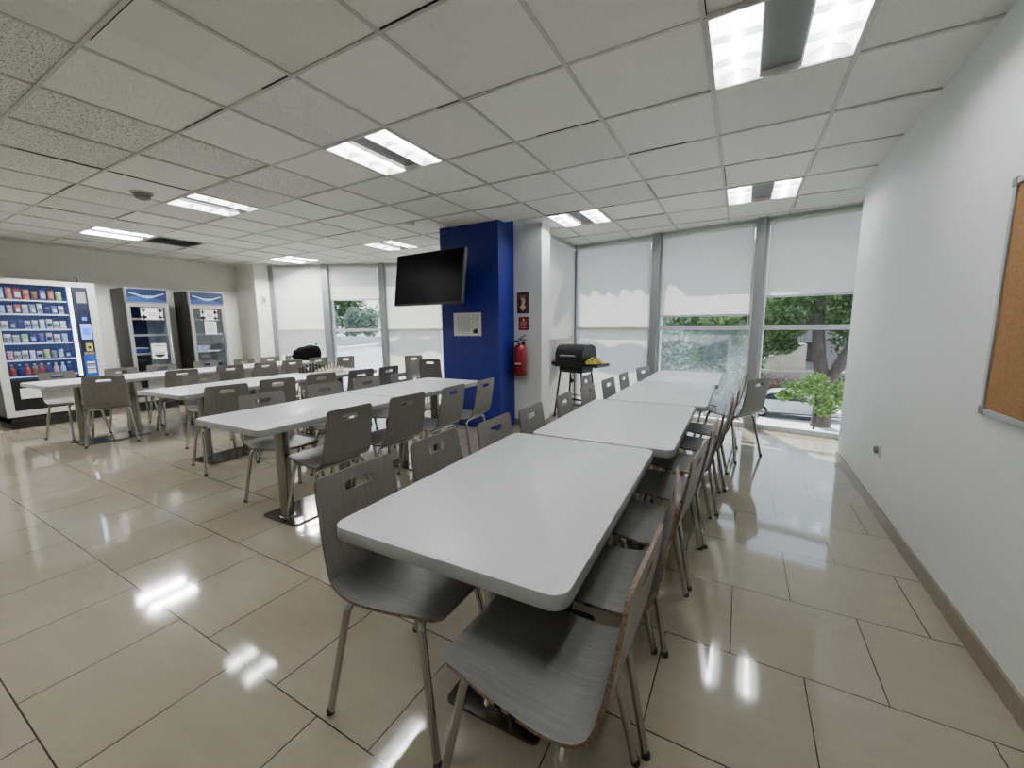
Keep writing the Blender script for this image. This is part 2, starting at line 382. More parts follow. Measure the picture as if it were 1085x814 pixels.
for j in range(-10, 11):
    y = GY0 + j * GP
    for s, e in runs(lambda t: (t, y), XL, 1.55):
        tb.box2((s, y - .009, ZC + .0005), (e, y + .009, ZC + .0125))
rr = random.Random(77)
for i in range(-12, 6):
    for j in range(-9, 8):
        x, y = GX0 + i * GP, GY0 + j * GP
        if rr.random() < .55 and all(inside(x + a, y + .012) for a in (0.02, .3, .59)):
            w_ = rr.uniform(.003, .009); s_ = rr.choice((-1, 1)); q = s_ * (.009 + w_ / 2); l0, l1 = sorted((rr.uniform(.02, .59), rr.choice((.02, .59))))
            if l1 - l0 > .15: tb.box2((x + l0, y + q - w_ / 2, ZC + .0008), (x + l1, y + q + w_ / 2, ZC + .004), 1)
        if rr.random() < .45 and all(inside(x + .012, y + a) for a in (0.02, .3, .59)):
            w_ = rr.uniform(.003, .008); s_ = rr.choice((-1, 1)); q = s_ * (.010 + w_ / 2); l0, l1 = sorted((rr.uniform(.02, .59), rr.choice((.02, .59))))
            if l1 - l0 > .15: tb.box2((x + q - w_ / 2, y + l0, ZC + .0008), (x + q + w_ / 2, y + l1, ZC + .004), 1)
struct(tb.build('trim_ceiling_grid', [M['tbar'], M['gap']]))
sl = MB()
sl.prism([(XL - .5, YB - .5), (1.9, YB - .5), (1.9, ya(1.9)), (AX0, AY0), (-2.42, 4.6), (-3.2, 4.6), (-3.2, yc(-3.2)), (CX0, CY0), (XL - .5, CY0)], 2.72, 2.95)
def overhang(P0, D, N, u0, u1, d, z=2.72, wav=0.0):
    n = 24; pts = []
    for k in range(n + 1):
        u = u0 + (u1 - u0) * k / n; w = d + wav * math.sin(k * 1.9) + wav * .6 * math.sin(k * .8)
        pts.append((P0[0] + D.x * u + N.x * w, P0[1] + D.y * u + N.y * w))
    poly = [(P0[0] + D.x * u0, P0[1] + D.y * u0)] + pts + [(P0[0] + D.x * u1, P0[1] + D.y * u1)]
    sl.prism(poly[::-1], z, z + .2)
A0, C0 = (AX0, AY0), (CX0, CY0)
overhang(A0, AD, AN, -.38, 1.34, 0.53, wav=.03); overhang(A0, AD, AN, 1.34, 2.6, 0.6); overhang(A0, AD, AN, 2.6, 4.4, 1.55)  # unseen overhangs sized by shade; the deepest added to darken the tree window
overhang(C0, CD, CN, -1.2, 4.2, 0.4)
struct(sl.build('trim_roof_slab', M['slab']))
# unseen scalloped strips above the windows, added so their shadow bands the blinds
def shade_strip(P0, D, N, u0, u1, d, zc, h, name, label, seed):
    rr = random.Random(seed); mb = MB(); n = 60; top, bot = [], []
    ph = [rr.uniform(0, 6) for _ in range(4)]
    for k in range(n + 1):
        u = u0 + (u1 - u0) * k / n
        wt = .10 * abs(math.sin(u * 4.4 + ph[0])) + .03 * math.sin(u * 2.1 + ph[1]) - .05; wb = .09 * abs(math.sin(u * 3.6 + ph[2])) + .04 * math.sin(u * 1.7 + ph[3]) - .04
        x, y = P0[0] + D.x * u + N.x * d, P0[1] + D.y * u + N.y * d
        top.append((x, y, zc + h / 2 + wt)); bot.append((x, y, zc - h / 2 - wb))
    for k in range(n): mb.quad(bot[k], bot[k + 1], top[k + 1], top[k])
    o = mb.build(name, M['slab']); return tag(o, label, 'shade_strip')
shade_strip(A0, AD, AN, -.98, 1.35, 1.5, 3.29, 0.40, 'shade_strip', 'unseen scalloped strip added to shade the full-drop blind behind the barbecue', 3)
shade_strip(C0, CD, CN, -1.0, 4.4, 1.5, 3.06, 0.32, 'shade_strip', 'unseen scalloped strip added to shade the windows behind the wall screen', 8)

# walls
struct(MB().box2((XR, YB, 0), (1.58, YRE, 2.72)).build('wall_right', M['wall']))
struct(MB().box2((1.56, YRE, 0), (1.7, 5.9, 2.72)).build('wall_right_return', M['wall']))
struct(MB().box2((XL - .25, YB - .2, 0), (XL, 5.3, 2.72)).build('wall_left', M['wallgrey']))
struct(MB().box2((XL - .25, YB - .2, 0), (1.7, YB, 2.72)).build('wall_near', M['wall']))
struct(MB().box2((XL, 4.655, 0), (-8.36, 5.3, 2.72)).build('wall_left_pillar', M['wallgrey']))
struct(MB().box2((-3.48, 4.32, 0), (-2.6, 4.98, 2.72)).build('wall_blue_column', M['blue']))
struct(MB().box2((-2.6, 4.70, 0), (-2.206, 4.95, 2.72)).build('wall_white_pillar', M['wall']))
struct(MB().box2((-3.5, 4.98, 0), (-3.36, yc(-3.4), 2.72)).build('wall_behind_column', M['wallgrey']))
# skirting
struct(MB().box2((XR - .012, YB, 0), (XR, YRE, .085)).box2((XR, YRE, 0), (1.56, YRE + .012, .085)).build('baseboard_right', M['skirt']))
struct(MB().box2((XL, YB, 0), (XL + .012, 4.655, .085)).box2((XL, 4.643, 0), (-8.36, 4.655, .085)).build('baseboard_left', M['skirt']))
struct(MB().box2((-2.6, 4.688, 0), (-2.194, 4.70, .085)).box2((-2.206, 4.7, 0), (-2.194, 4.95, .085)).build('baseboard_pillar', M['skirt']))

# ------------------------------------------------------------------ windows
def fx(P0, D, N):                             # facade frame: x along, y outward, z up
    return Matrix(((D.x, N.x, 0, P0[0]), (D.y, N.y, 0, P0[1]), (0, 0, 1, 0), (0, 0, 0, 1)))
XA, XC = fx(A0, AD, AN), fx(C0, CD, CN)
B0 = (-2.42, 4.95); BD = Vector((0, 1)); BN = Vector((-1, 0)); XB = fx(B0, BD, BN)
nwin = [0]
def window(X, u0, u1, ztr=1.27, hazy=None, tr=True):
    nwin[0] += 1
    f = MB()
    f.box2((u0, -.03, 0), (u1, .05, .06), X=X); f.box2((u0, -.03, 2.48), (u1, .05, 2.6), X=X)
    if tr: f.box2((u0, -.035, ztr - .03), (u1, .045, ztr + .03), X=X)
    f.box2((u0, -.03, .06), (u0 + .028, .05, 2.48), X=X); f.box2((u1 - .028, -.03, .06), (u1, .05, 2.48), X=X)
    w = struct(f.build('window_%d' % nwin[0], M['alulight']))
    g = MB().box2((u0 + .02, .0, .05), (u1 - .02, .008, ztr), X=X).build('lower_pane', M[hazy or 'glass'], w)
    g = MB().box2((u0 + .02, .0, ztr), (u1 - .02, .008, 2.5), X=X).build('upper_pane', M['glass'], w)
    return w
def mullion(X, u0, u1, d=.10):
    nm = 'trim_mullion'
    struct(MB().box2((u0, -d, 0), (u1, .08, 2.62), X=X).build(nm, M['alu']))
window(XB, 0.0, 1.40, 1.12)
mullion(XA, -.03, .05, .02)
window(XA, .05, 1.29); mullion(XA, 1.29, 1.39); window(XA, 1.39, 2.555, hazy='haze'); mullion(XA, 2.555, 2.646); window(XA, 2.646, 4.05); 
mullion(XC, -.02, .06, .05)
window(XC, .06, 1.10); mullion(XC, 1.10, 1.23); window(XC, 1.23, 2.26); mullion(XC, 2.26, 2.36); window(XC, 2.36, 3.5); mullion(XC, 3.5, 3.6); window(XC, 3.6, 5.5)

def blind(X, u0, u1, zb, label, chain=True, d=-.045, zt=2.50):
    t = thing('roller_blind', label, 'window blind', loc=tuple(X @ Vector(((u0 + u1) / 2, d, zb))))
    inv = Matrix.Translation(t.location).inverted() @ X
    w = MB(); n = 14                                     # cloth with a slight billow
    for k in range(n):
        for q in range(6):
            def P(a, b):
                u = u0 + .015 + (u1 - u0 - .03) * a / n; z = zb + (zt - zb) * b / 6
                return (u, d + .004 * math.sin(a * 1.3 + u0 * 5) * (1 - b / 6) , z)
            w.quad(P(k, q), P(k + 1, q), P(k + 1, q + 1), P(k, q + 1), X=inv)
    w.build('cloth', M['blind'], t, smooth=60)
    MB().tube([(u0 + .01, d, zt), (u1 - .01, d, zt)], .024, 10, X=inv).build('roller_tube', M['plastic'], t, smooth=40)
    MB().box2((u0 + .012, d - .010, zb - .022), (u1 - .012, d + .010, zb + .004), X=inv, bev=.004).build('bottom_bar', M['alulight'], t)
    if chain:
        c = MB(); u = u1 - .02
        c.tube([(u, d - .02, zt)] + [(u, d - .02, zt - (zt - 1.0) * k / 8) for k in range(1, 9)] + [(u + .012, d - .022, .97), (u + .024, d - .02, 1.0)] + [(u + .024, d - .02, 1.0 + (zt - 1.0) * k / 8) for k in range(1, 9)], .003, 6, X=inv)
        c.build('pull_chain', M['plastic'], t)
    return t
blind(XB, .02, 1.34, .05, 'white roller blind in the narrow side window between pillar and barbecue', False)
blind(XA, .07, 1.27, .05, 'full-drop white roller blind directly behind the barbecue, sunlit in bands')
blind(XA, 1.41, 2.535, 1.44, 'white roller blind lowered halfway behind the far end of the long tables')
blind(XA, 2.67, 4.0, 1.645, 'white roller blind over the window with the tree and the parked car', False)
blind(XC, .08, 1.08, .05, 'full-drop white roller blind behind the black backpack')
blind(XC, 1.25, 2.24, 1.88, 'short white roller blind over the window showing the pale street')
blind(XC, 2.38, 3.48, .05, 'full-drop white roller blind partly behind the wall screen')

# ------------------------------------------------------------------ ceiling lights
def make_light(lab):
    t = thing('ceiling_light', lab, 'ceiling light')
    S = GP; h = .10
    f = MB()
    for a, b in (((0, 0), (S, .018)), ((0, S - .018), (S, S)), ((0, .018), (.018, S - .018)), ((S - .018, .018), (S, S - .018))):
        f.box2((a[0] - S / 2, a[1] - S / 2, -.003), (b[0] - S / 2, b[1] - S / 2, .016))
    f.box2((-S / 2, -S / 2, h), (S / 2, S / 2, h + .01))
    for s in (-1, 1): f.box2((s * (S / 2 - .01), -S / 2, .016), (s * (S / 2 - .004), S / 2, h)); f.box2((-S / 2, s * (S / 2 - .01), .016), (S / 2, s * (S / 2 - .004), h))
    f.build('frame', M['tbar'], t)
    MB().box2((-.085, -.285, .03), (.085, .285, .045)).build('centre_panel', M['lampgrey'], t)
    for s in (-1, 1):
        r = MB(); n = 10; cx = s * .188; pts = []
        for k in range(n + 1):
            a = PI * k / n; pts.append((cx - .098 * math.cos(a), .004 + .066 * math.sin(a)))
        for k in range(n): r.quad((pts[k][0], -.285, pts[k][1]), (pts[k + 1][0], -.285, pts[k + 1][1]), (pts[k + 1][0], .285, pts[k + 1][1]), (pts[k][0], .285, pts[k][1]))
        r.build('reflector', M['refl'], t, smooth=60)
        MB().tube([(cx, -.275, .042), (cx, .275, .042)], .012, 10).build('lamp_tube', M['tube'], t, smooth=50)
        for k in range(4): y = -.285 + .57 * k / 3; MB().box2((cx - .097, y - .0015, .002), (cx + .097, y + .0015, .034)).build('louvre_blade', M['silver'], t)
    return t
lname = {(3, 1): 'bright recessed louvre ceiling light largest overhead, above the corkboard-wall tables', (-1, 1): 'recessed twin-tube ceiling light above the blue-column tables',
    (-5, 1): 'recessed twin-tube ceiling light just beyond the smoke detector', (-9, 1): 'recessed twin-tube ceiling light beside the ceiling air vent', (0, 5): 'recessed ceiling light above the barbecue and white pillar',
    (3, 5): 'recessed ceiling light close to the windows with half-lowered blinds', (-9, 5): 'recessed ceiling light near the window behind the black backpack', (-5, 5): 'recessed ceiling light above the wall screen, beside the blue column'}
L0 = None; far = []
for (i, j) in lights:
    lab = lname.get((i, j), 'recessed ceiling light behind the viewpoint')
    if L0 is None: L0 = o = make_light(lab)
    else: o = copy_tree(L0); o['label'] = lab
    o['group'] = 'recessed ceiling lights'
    o.location = (GX0 + (i + .5) * GP, GY0 + (j + .5) * GP, ZC)
    if i == -9:                                 # far-end tubes boosted above the others to brighten that wall
        far.append(o)
for o in far:
    for ch in o.children:
        if ch.name.startswith('lamp_tube'): ch.material_slots[0].link = 'OBJECT'; ch.material_slots[0].material = M['tubefar']
# vent, smoke detectors
t = thing('air_vent', 'square ceiling air vent with dark slanted slats', 'air vent', (GX0 + (VENT[0] + .5) * GP, GY0 + (VENT[1] + .5) * GP, ZC))
f = MB()
for s in (-1, 1): f.box2((s * .305, -.305, -.004), (s * .27, .305, .012)); f.box2((-.27, s * .305, -.004), (.27, s * .27, .012))
f.build('frame', M['tbar'], t)
MB().box2((-.3, -.3, .05), (.3, .3, .06)).build('duct_back', M['darkgrey'], t)
for k in range(9):
    y = -.235 + k * .059
    MB().box((0, 0, 0), (.54, .034, .003), X=Matrix.Translation((0, y, .015)) @ Matrix.Rotation(.7, 4, 'X')).build('slat', M['lampgrey'], t)
t = thing('smoke_detector', 'cone-shaped grey smoke detector on the speckled ceiling tiles', 'smoke detector', (-4.92, 1.8, ZC))
MB().lathe([(.075, .005), (.075, -.012), (.06, -.02), (.055, -.045), (.02, -.06), (.001, -.06)], n=20).build('housing', M['lampgrey'], t, smooth=40)
MB().lathe([(.085, .006), (.085, -.005), (.06, -.006)], n=20).build('base_ring', M['tbar'], t, smooth=40)
t = thing('smoke_detector', 'small flat white smoke detector on the ceiling near the wall screen', 'smoke detector', (-3.6, 3.9, ZC))
MB().lathe([(.055, .005), (.055, -.012), (.04, -.03), (.001, -.032)], n=20).build('housing', M['plastic'], t, smooth=40)
MB().lathe([(.065, .006), (.065, -.004), (.05, -.005)], n=20).build('base_ring', M['tbar'], t, smooth=40)

# ------------------------------------------------------------------ tables
def make_table(label):
    t = thing('dining_table', label, 'table')
    W, L, H, T = .72, 1.172, .737, .040
    bm = bmesh.new()
    vs = [bm.verts.new((x, y, H - T)) for x, y in rrect(W, L, .045, 6)]
    bf = bm.faces.new(vs); r = bmesh.ops.extrude_face_region(bm, geom=[bf])
    for v in [g for g in r['geom'] if isinstance(g, bmesh.types.BMVert)]: v.co.z = H
    bmesh.ops.recalc_face_normals(bm, faces=bm.faces[:])
    es = [e for e in bm.edges if len(e.link_faces) == 2 and abs(e.verts[0].co.z - e.verts[1].co.z) < 1e-6]
    bmesh.ops.bevel(bm, geom=es, offset=.004, segments=2, affect='EDGES', profile=.5)
    bm.normal_update(); mi = [0 if f.normal.z > .5 else 1 for f in bm.faces]
    mb = MB(); bm.verts.index_update(); mb._add([v.co for v in bm.verts], [[v.index for v in f.verts] for f in bm.faces]); mb.m = mi; bm.free()
    mb.build('tabletop', [M['tabletop'], M['tableedge']], t, smooth=35)
    MB().prism(rrect(.35, .64, .02, 4), 0.001, .012).build('base_plate', M['plate'], t)
    for s in (-1, 1):
        y = s * .245
        p = MB().lathe([(.043, .012), (.043, H - T - .02)], (0, y, 0), 24).build('post', M['steel'], t, smooth=40)
        MB().lathe([(.052, .012), (.052, .02), (.044, .024)], (0, y, 0), 24).build('collar', M['chrome'], p, smooth=40)
        MB().box2((-.24, y - .03, H - T - .02), (.24, y + .03, H - T)).build('bracket', M['black'], t)
    return t
ROW = {1: 'corkboard-wall row', 2: 'blue-column row', 3: 'chessboard row', 4: 'vending-machine row'}
tabs = [(1, 'nearest white laminate table, its rounded corner closest to the viewpoint', -.664, 1.305, 1.5), (1, 'second white table from the near end of the corkboard-wall row', -.605, 2.495, .6),
        (1, 'third white table from the near end of the corkboard-wall row', -.545, 3.685, .4), (1, 'farthest white table of the corkboard-wall row, against the windows', -.53, 4.875, .5),
        (2, 'white table on twin steel posts, nearest in the blue-column row', -2.69, 1.82, 1.0), (2, 'white table ending beside the blue column', -2.745, 3.005, 1.5),
        (3, 'nearest white table of the chessboard row, bare top', -4.60, 2.19, 4), (3, 'white table carrying the chess set', -4.68, 3.375, 4),
        (4, 'white table standing in front of the vending machine', -6.62, 1.83, 4), (4, 'middle white table of the vending-machine row, facing the coolers', -6.70, 3.02, 4), (4, 'white table with the black backpack on it', -6.78, 4.21, 4)]
T0 = None
for r, lab, x, y, a in tabs:
    if T0 is None: T0 = o = make_table(lab)
    else: o = copy_tree(T0); o['label'] = lab
    o['group'] = 'white dining tables in the ' + ROW[r]
    o.location = (x, y, 0); o.rotation_euler = (0, 0, math.radians(a))

# ------------------------------------------------------------------ chairs
PROF = [(.000, .806), (.004, .77), (.014, .70), (.028, .62), (.042, .55), (.057, .495), (.078, .462), (.110, .444), (.16, .438), (.24, .441), (.33, .449), (.42, .456), (.465, .455), (.482, .450)]
def catmull(P, n=8):
    P = [Vector(p) for p in P]; out = []
    for i in range(len(P) - 1):
        a, b, c, d = P[max(i - 1, 0)], P[i], P[i + 1], P[min(i + 2, len(P) - 1)]
        for k in range(n):
            t = k / n; out.append(.5 * ((2 * b) + (c - a) * t + (2 * a - 5 * b + 4 * c - d) * t * t + (3 * b - 3 * c + d - a) * t ** 3))
    return out + [P[-1]]
CV = catmull(PROF); SL = [0.0]
for a, b in zip(CV, CV[1:]): SL.append(SL[-1] + (b - a).length)
STOT = SL[-1]; XOFF = -.22
def prof(s):
    s = min(max(s, 0), STOT)
    for i in range(len(SL) - 1):
        if s <= SL[i + 1] + 1e-9:
            t = (s - SL[i]) / (SL[i + 1] - SL[i]); p = CV[i].lerp(CV[i + 1], t)
            a = CV[max(i - 1, 0)]; b = CV[min(i + 2, len(CV) - 1)]; tg = (b - a).normalized()
            return p, Vector((-tg.y, tg.x))     # normal to front/up side
SB = next(SL[i] for i in range(len(CV)) if CV[i].x > .066)   # seam between backrest and seat, in the lower bend
def halfw(s):
    pts = [(0, .171), (.2, .180), (.36, .188), (.46, .190), (.6, .180), (STOT, .152)]
    for (a, p), (b, q) in zip(pts, pts[1:]):
        if s <= b: return p + (q - p) * (s - a) / (b - a)
    return pts[-1][1]
def outline(s0, s1, rtop=0, rbot=0):
    def e(s):
        w = halfw(s)
        if rtop and s < s0 + rtop: w -= rtop - math.sqrt(max(0, rtop ** 2 - (s0 + rtop - s) ** 2))
        if rbot and s > s1 - rbot: w -= rbot - math.sqrt(max(0, rbot ** 2 - (s - s1 + rbot) ** 2))
        return w
    ss = []
    if rtop: ss += [s0 + rtop * (1 - math.cos(k * PI / 10)) for k in range(5)]
    a = s0 + rtop; b = s1 - rbot; n = max(2, int((b - a) / .02)); ss += [a + (b - a) * k / n for k in range(n + 1)]
    if rbot: ss += [s1 - rbot + rbot * math.sin(k * PI / 10) for k in range(1, 6)]
    L = [(s, e(s)) for s in ss]
    top = [(s0, L[0][1] * (1 - 2 * k / 10)) for k in range(1, 10)]
    bot = [(s1, L[-1][1] * (1 - 2 * k / 10)) for k in range(1, 10)]
    # loop: right side down, bottom across, left side up, top across
    return L + bot + [(s, -w) for s, w in reversed(L)] + [(s, w) for s, w in reversed(top)], ss
def pip(p, poly):
    c = False; j = len(poly) - 1
    for i in range(len(poly)):
        a, b = poly[i], poly[j]
        if (a[1] > p[1]) != (b[1] > p[1]) and p[0] < (b[0] - a[0]) * (p[1] - a[1]) / (b[1] - a[1]) + a[0]: c = not c
        j = i
    return c
def shell(s0, s1, rtop, rbot, hole, TH=.0100, open_top=False, open_bot=False):
    out, ss = outline(s0, s1, rtop, rbot)
    vs = [Vector(p) for p in out]; n0 = len(vs); ed = [(i, (i + 1) % n0) for i in range(n0)]; hl = []
    if hole:
        hl = [Vector(p) for p in rrect(hole[1], hole[2], hole[1] / 2 - .001, 5, hole[0], 0)]
        k0 = len(vs); vs += hl; ed += [(k0 + i, k0 + (i + 1) % len(hl)) for i in range(len(hl))]
    s = s0 + .018
    while s < s1 - .01:
        for k in range(-7, 8):
            q = (s, halfw(s) * k / 8)
            if pip(q, out) and not (hl and (abs(q[0] - hole[0]) < hole[1] / 2 + .008 and abs(q[1]) < hole[2] / 2 + .008)): vs.append(Vector(q))
        s += .02
    V, E_, F_, _, _, _ = geometry.delaunay_2d_cdt(vs, ed, [], 0, 1e-6)
    mb = MB(); tri = []
    for f in F_:
        c = sum((V[i] for i in f), Vector((0, 0))) / len(f)
        if pip(c, out) and not (hl and pip(c, [tuple(h) for h in hl])): tri.append(f)
    fr, bk = [], []
    for v in V:
        p, nn = prof(v.x)
        dish = 0
        fr.append((p.x + XOFF + nn.x * dish, v.y, p.y + nn.y * dish)); bk.append((p.x + XOFF - nn.x * TH, v.y, p.y - nn.y * TH))
    N = len(V)
    def orient(f, want):
        return f
    mb._add(fr + bk, [], 0)
    cnt = {}
    for f in tri:
        a, b, c = (Vector(fr[i]) for i in f[:3]); nrm = (b - a).cross(c - a)
        p, nn = prof(sum(V[i].x for i in f) / len(f))
        g = list(f) if nrm.x * nn.x + nrm.z * nn.y > 0 else list(f)[::-1]
        mb.f.append(tuple(g)); mb.m.append(0); mb.f.append(tuple(i + N for i in g[::-1])); mb.m.append(0)
        for i in range(len(g)):
            k = (g[i], g[(i + 1) % len(g)]); cnt[k] = 1
    for (a, b) in list(cnt):
        if (b, a) not in cnt:
            sa, sb = V[a].x, V[b].x
            if open_top and abs(sa - s0) < 1e-5 and abs(sb - s0) < 1e-5: continue
            if open_bot and abs(sa - s1) < 1e-5 and abs(sb - s1) < 1e-5: continue
            mb.f.append((b, a, a + N, b + N)); mb.m.append(1)
    return mb
def make_chair(label):
    t = thing('dining_chair', label, 'chair')
    shell(0, SB, .022, 0, (.060, .034, .125), open_bot=True).build('backrest', [M['wood'], M['edge']], t, smooth=50)
    shell(SB, STOT, 0, .04, None, open_top=True).build('seat', [M['woodlit'], M['edge']], t, smooth=50)
    R = .0122
    for s in (-1, 1):
        for foot, top, zt in (((-.168, .215), (-.088, .178), .4165), ((.262, .182), (.180, .140), .4305)):
            F = Vector((foot[0], s * foot[1], .012)); T = Vector((top[0], s * top[1], zt)); d = (T - F).normalized()
            K = Vector((F.x + (T.x - F.x) * .90, F.y + (T.y - F.y) * .90, F.z + (zt - F.z) * .90))
            pts = [F, F.lerp(K, .5), K]
            E_ = Vector((top[0], s * (top[1] - .055), zt)); c = Vector((top[0] * 1.0, s * top[1], zt))
            for q in range(1, 7):
                u = q / 7; pts.append(K * (1 - u) ** 2 + c * 2 * u * (1 - u) + E_ * u * u)
            pts += [E_, Vector((top[0], 0, zt))]
            lg = MB().tube(pts, R, 10).build('leg', M['legmetal'], t, smooth=50)
            MB().lathe([(.011, 0), (.0135, .002), (.0135, .016), (.0115, .022)], (F.x - d.x * .010, F.y - d.y * .010, 0), 10).build('foot_cap', M['rubber'], lg, smooth=40)
    b = MB()
    for s in (-1, 1): b.tube([(-.085, s * .07, .416), (.185, s * .06, .430)], .008, 8)
    b.build('seat_brace', M['legmetal'], t, smooth=50)
    return t
ORD = ['nearest', 'second', 'third', 'fourth', 'fifth', 'sixth', 'seventh', 'eighth', 'ninth']
SIDE = {(1, 'a'): 'blue-column side', (1, 'b'): 'corkboard side', (2, 'a'): 'chessboard side', (2, 'b'): 'corkboard side', (3, 'a'): 'vending side', (3, 'b'): 'blue-column side', (4, 'a'): 'vending side', (4, 'b'): 'chessboard side'}
chairs = []
def add(row, side, L):
    for k, q in enumerate(L):
        x, y, th = q[0], q[1], q[2] if len(q) > 2 else (0 if side == 'a' else 180)
        chairs.append((x, y, th, q[3] if len(q) > 3 else 'grey plywood chair, %s along the %s of the %s' % (ORD[k], SIDE[row, side], ROW[row]), 'chairs along the %s of the %s' % (SIDE[row, side], ROW[row])))
add(1, 'a', [(-1.195, .972, 1), (-1.215, 1.44, 2), (-1.155, 1.87, 1), (-1.13, 2.27, 2), (-1.12, 2.80, 4), (-1.12, 3.33, 0), (-1.085, 3.83, -3), (-1.07, 4.36, 0), (-1.02, 5.10, -14)])
add(1, 'b', [(-.16, .875, 179), (-.16, 1.345, 187), (-.13, 1.77, 176), (-.10, 2.26, 178), (-.07, 2.72, 180), (-.035, 3.21, 181), (.0, 3.70, 180), (.06, 5.02, 182)])
chairs.append((.165, 4.43, 150, 'grey plywood chair pulled out and turned, closest to the tree window', 'chairs along the corkboard side of the corkboard-wall row'))
add(2, 'a', [(-3.25, 1.79, -2), (-3.32, 2.39, -3), (-3.34, 2.9, 0), (-3.30, 3.36, 2)])
add(2, 'b', [(-2.16, 1.72, 180), (-2.16, 2.24, 176), (-2.145, 2.78, 184), (-2.14, 3.28, 186)])
add(3, 'a', [(-5.29, 2.26, -6), (-5.32, 3.0, 0), (-5.30, 3.6, 0)])
add(3, 'b', [(-4.05, 1.92, 173), (-4.10, 2.42, 171), (-4.12, 2.93, 173), (-4.04, 3.42, 173), (-4.03, 3.86, 181)])
add(4, 'a', [(-7.38, 1.62, 14), (-7.28, 2.19, 4), (-7.39, 2.68, -8), (-7.51, 3.30, 0), (-7.42, 3.84, 4), (-7.50, 4.33, 0), (-7.52, 4.80, 0)])
add(4, 'b', [(-6.18, 1.70, 162), (-6.14, 2.42, 176), (-6.24, 3.03, 177), (-6.26, 3.53, 183), (-6.36, 4.02, 181), (-6.44, 4.55, 176), (-6.29, 5.0, 174)])
chairs.append((-5.21, 5.61, -24, 'pale-lit plywood chair alone against the far blind beside the blue column', 'stray chairs by the far windows'))
chairs.append((-4.33, 5.03, 113, 'dark-backed plywood chair beyond the blue-column row, against the blue column edge', 'stray chairs by the far windows'))
chairs.append((-1.36, 3.98, 4, 'grey plywood chair standing behind the row, in front of the barbecue legs', 'chairs along the blue-column side of the corkboard-wall row'))
H0 = None
for x, y, th, lab, grp in chairs:
    if H0 is None: H0 = o = make_chair(lab)
    else: o = copy_tree(H0); o['label'] = lab
    o['group'] = grp; a = math.radians(th)
    o.location = (x + .215 * math.cos(a), y + .215 * math.sin(a), 0); o.rotation_euler = (0, 0, a)

# ------------------------------------------------------------------ vending machine (front faces +x)
VX = -8.35
Y0, Y1, Z0, Z1 = 1.325, 2.345, .17, 1.985
v = thing('vending_machine', 'large lit snack vending machine with white frame and blue glowing shelves', 'vending machine', (VX, (Y0 + Y1) / 2, 0))
yo = -(Y0 + Y1) / 2
def vb(mb, x0, x1, y0, y1, z0, z1, mi=0, bev=0): return mb.box2((x0, y0 + yo, z0), (x1, y1 + yo, z1), mi, bev=bev)
m = MB(); vb(m, -.62, -.60, Y0, Y1, .1, Z1); vb(m, -.6, -.02, Y0, Y0 + .03, .1, Z1); vb(m, -.6, -.02, Y1 - .03, Y1, .1, Z1); vb(m, -.6, -.02, Y0, Y1, Z1 - .03, Z1); vb(m, -.6, -.02, Y0, Y1, .1, .16)
m.build('cabinet', M['darkgrey'], v)
m = MB(); vb(m, -.04, 0, Y0, Y0 + .075, Z0, Z1); vb(m, -.04, 0, Y1 - .085, Y1, Z0, Z1); vb(m, -.04, 0, Y0 + .075, Y1 - .085, Z1 - .065, Z1); vb(m, -.04, 0, Y0 + .075, Y1 - .085, Z0, Z0 + .075)
m.build('door_frame', M['cream'], v)
m = MB(); vb(m, -.55, -.03, Y0 + .02, Y1 - .02, .0, .17); m.build('plinth', M['black'], v)
gy1 = Y1 - .295                                  # right limit of the display
m = MB(); vb(m, -.50, -.48, Y0 + .06, gy1 + .02, .60, Z1 - .05); vb(m, -.48, -.05, Y0 + .055, Y0 + .07, .6, Z1 - .05); vb(m, -.48, -.05, gy1 + .005, gy1 + .02, .6, Z1 - .05); m.build('display_liner', M['vblue'], v)
m = MB(); vb(m, -.03, -.012, Y0 + .075, gy1 + .06, Z0 + .075, .66); m.build('lower_panel', M['black'], v)
m = MB(); vb(m, -.012, -.002, 1.47, 1.72, .40, .545, bev=.004); f = m.build('pickup_flap', M['plastic'], v)
m = MB(); vb(m, -.03, -.002, gy1 + .06, Y1 - .085, Z0 + .075, Z1 - .065); p = m.build('control_panel', M['navy'], v)
def vpn(name, y0, y1, z0, z1, mt, par, d=.004): 
    m = MB(); vb(m, -.002, -.002 + d, y0, y1, z0, z1); return m.build(name, mt, par)
ca, cb_ = gy1 + .085, Y1 - .10
vpn('notice_sticker', ca + .005, cb_ - .01, 1.70, 1.86, M['greyink'], p); vpn('keypad', ca + .03, cb_ - .03, 1.45, 1.50, M['screenblue2'], p)
vpn('display_screen', ca, cb_ + .005, 1.18, 1.40, M['screenblue'], p); vpn('screen_window', ca + .02, cb_ - .015, 1.24, 1.34, M['screenblue2'], p, .006)
vpn('yellow_label', ca + .03, cb_ - .01, 1.01, 1.12, M['sticker'], p); vpn('coin_slot', ca + .05, cb_ - .03, 1.04, 1.08, M['black'], p, .006)
vpn('brown_label', ca, cb_, .955, .995, M['skirt'], p)
vpn('payment_card', ca - .012, cb_ + .012, .64, .95, M['cardblue'], p); 
for k, (z, mt) in enumerate(((.84, 'white'), (.80, 'greyink'), (.77, 'white'), (.73, 'signcream'), (.70, 'white'))): vpn('card_line', ca + .01, cb_ - .01, z - .012, z + .014, M[mt], p, .006)
m = MB(); vb(m, -.04, -.018, gy1 + .012, gy1 + .045, .62, Z1 - .06); m.build('light_strip', M['led'], v)
m = MB(); vb(m, -.025, -.019, Y0 + .075, gy1 + .005, .66, Z1 - .065); m.build('front_glass', M['pane'], v)
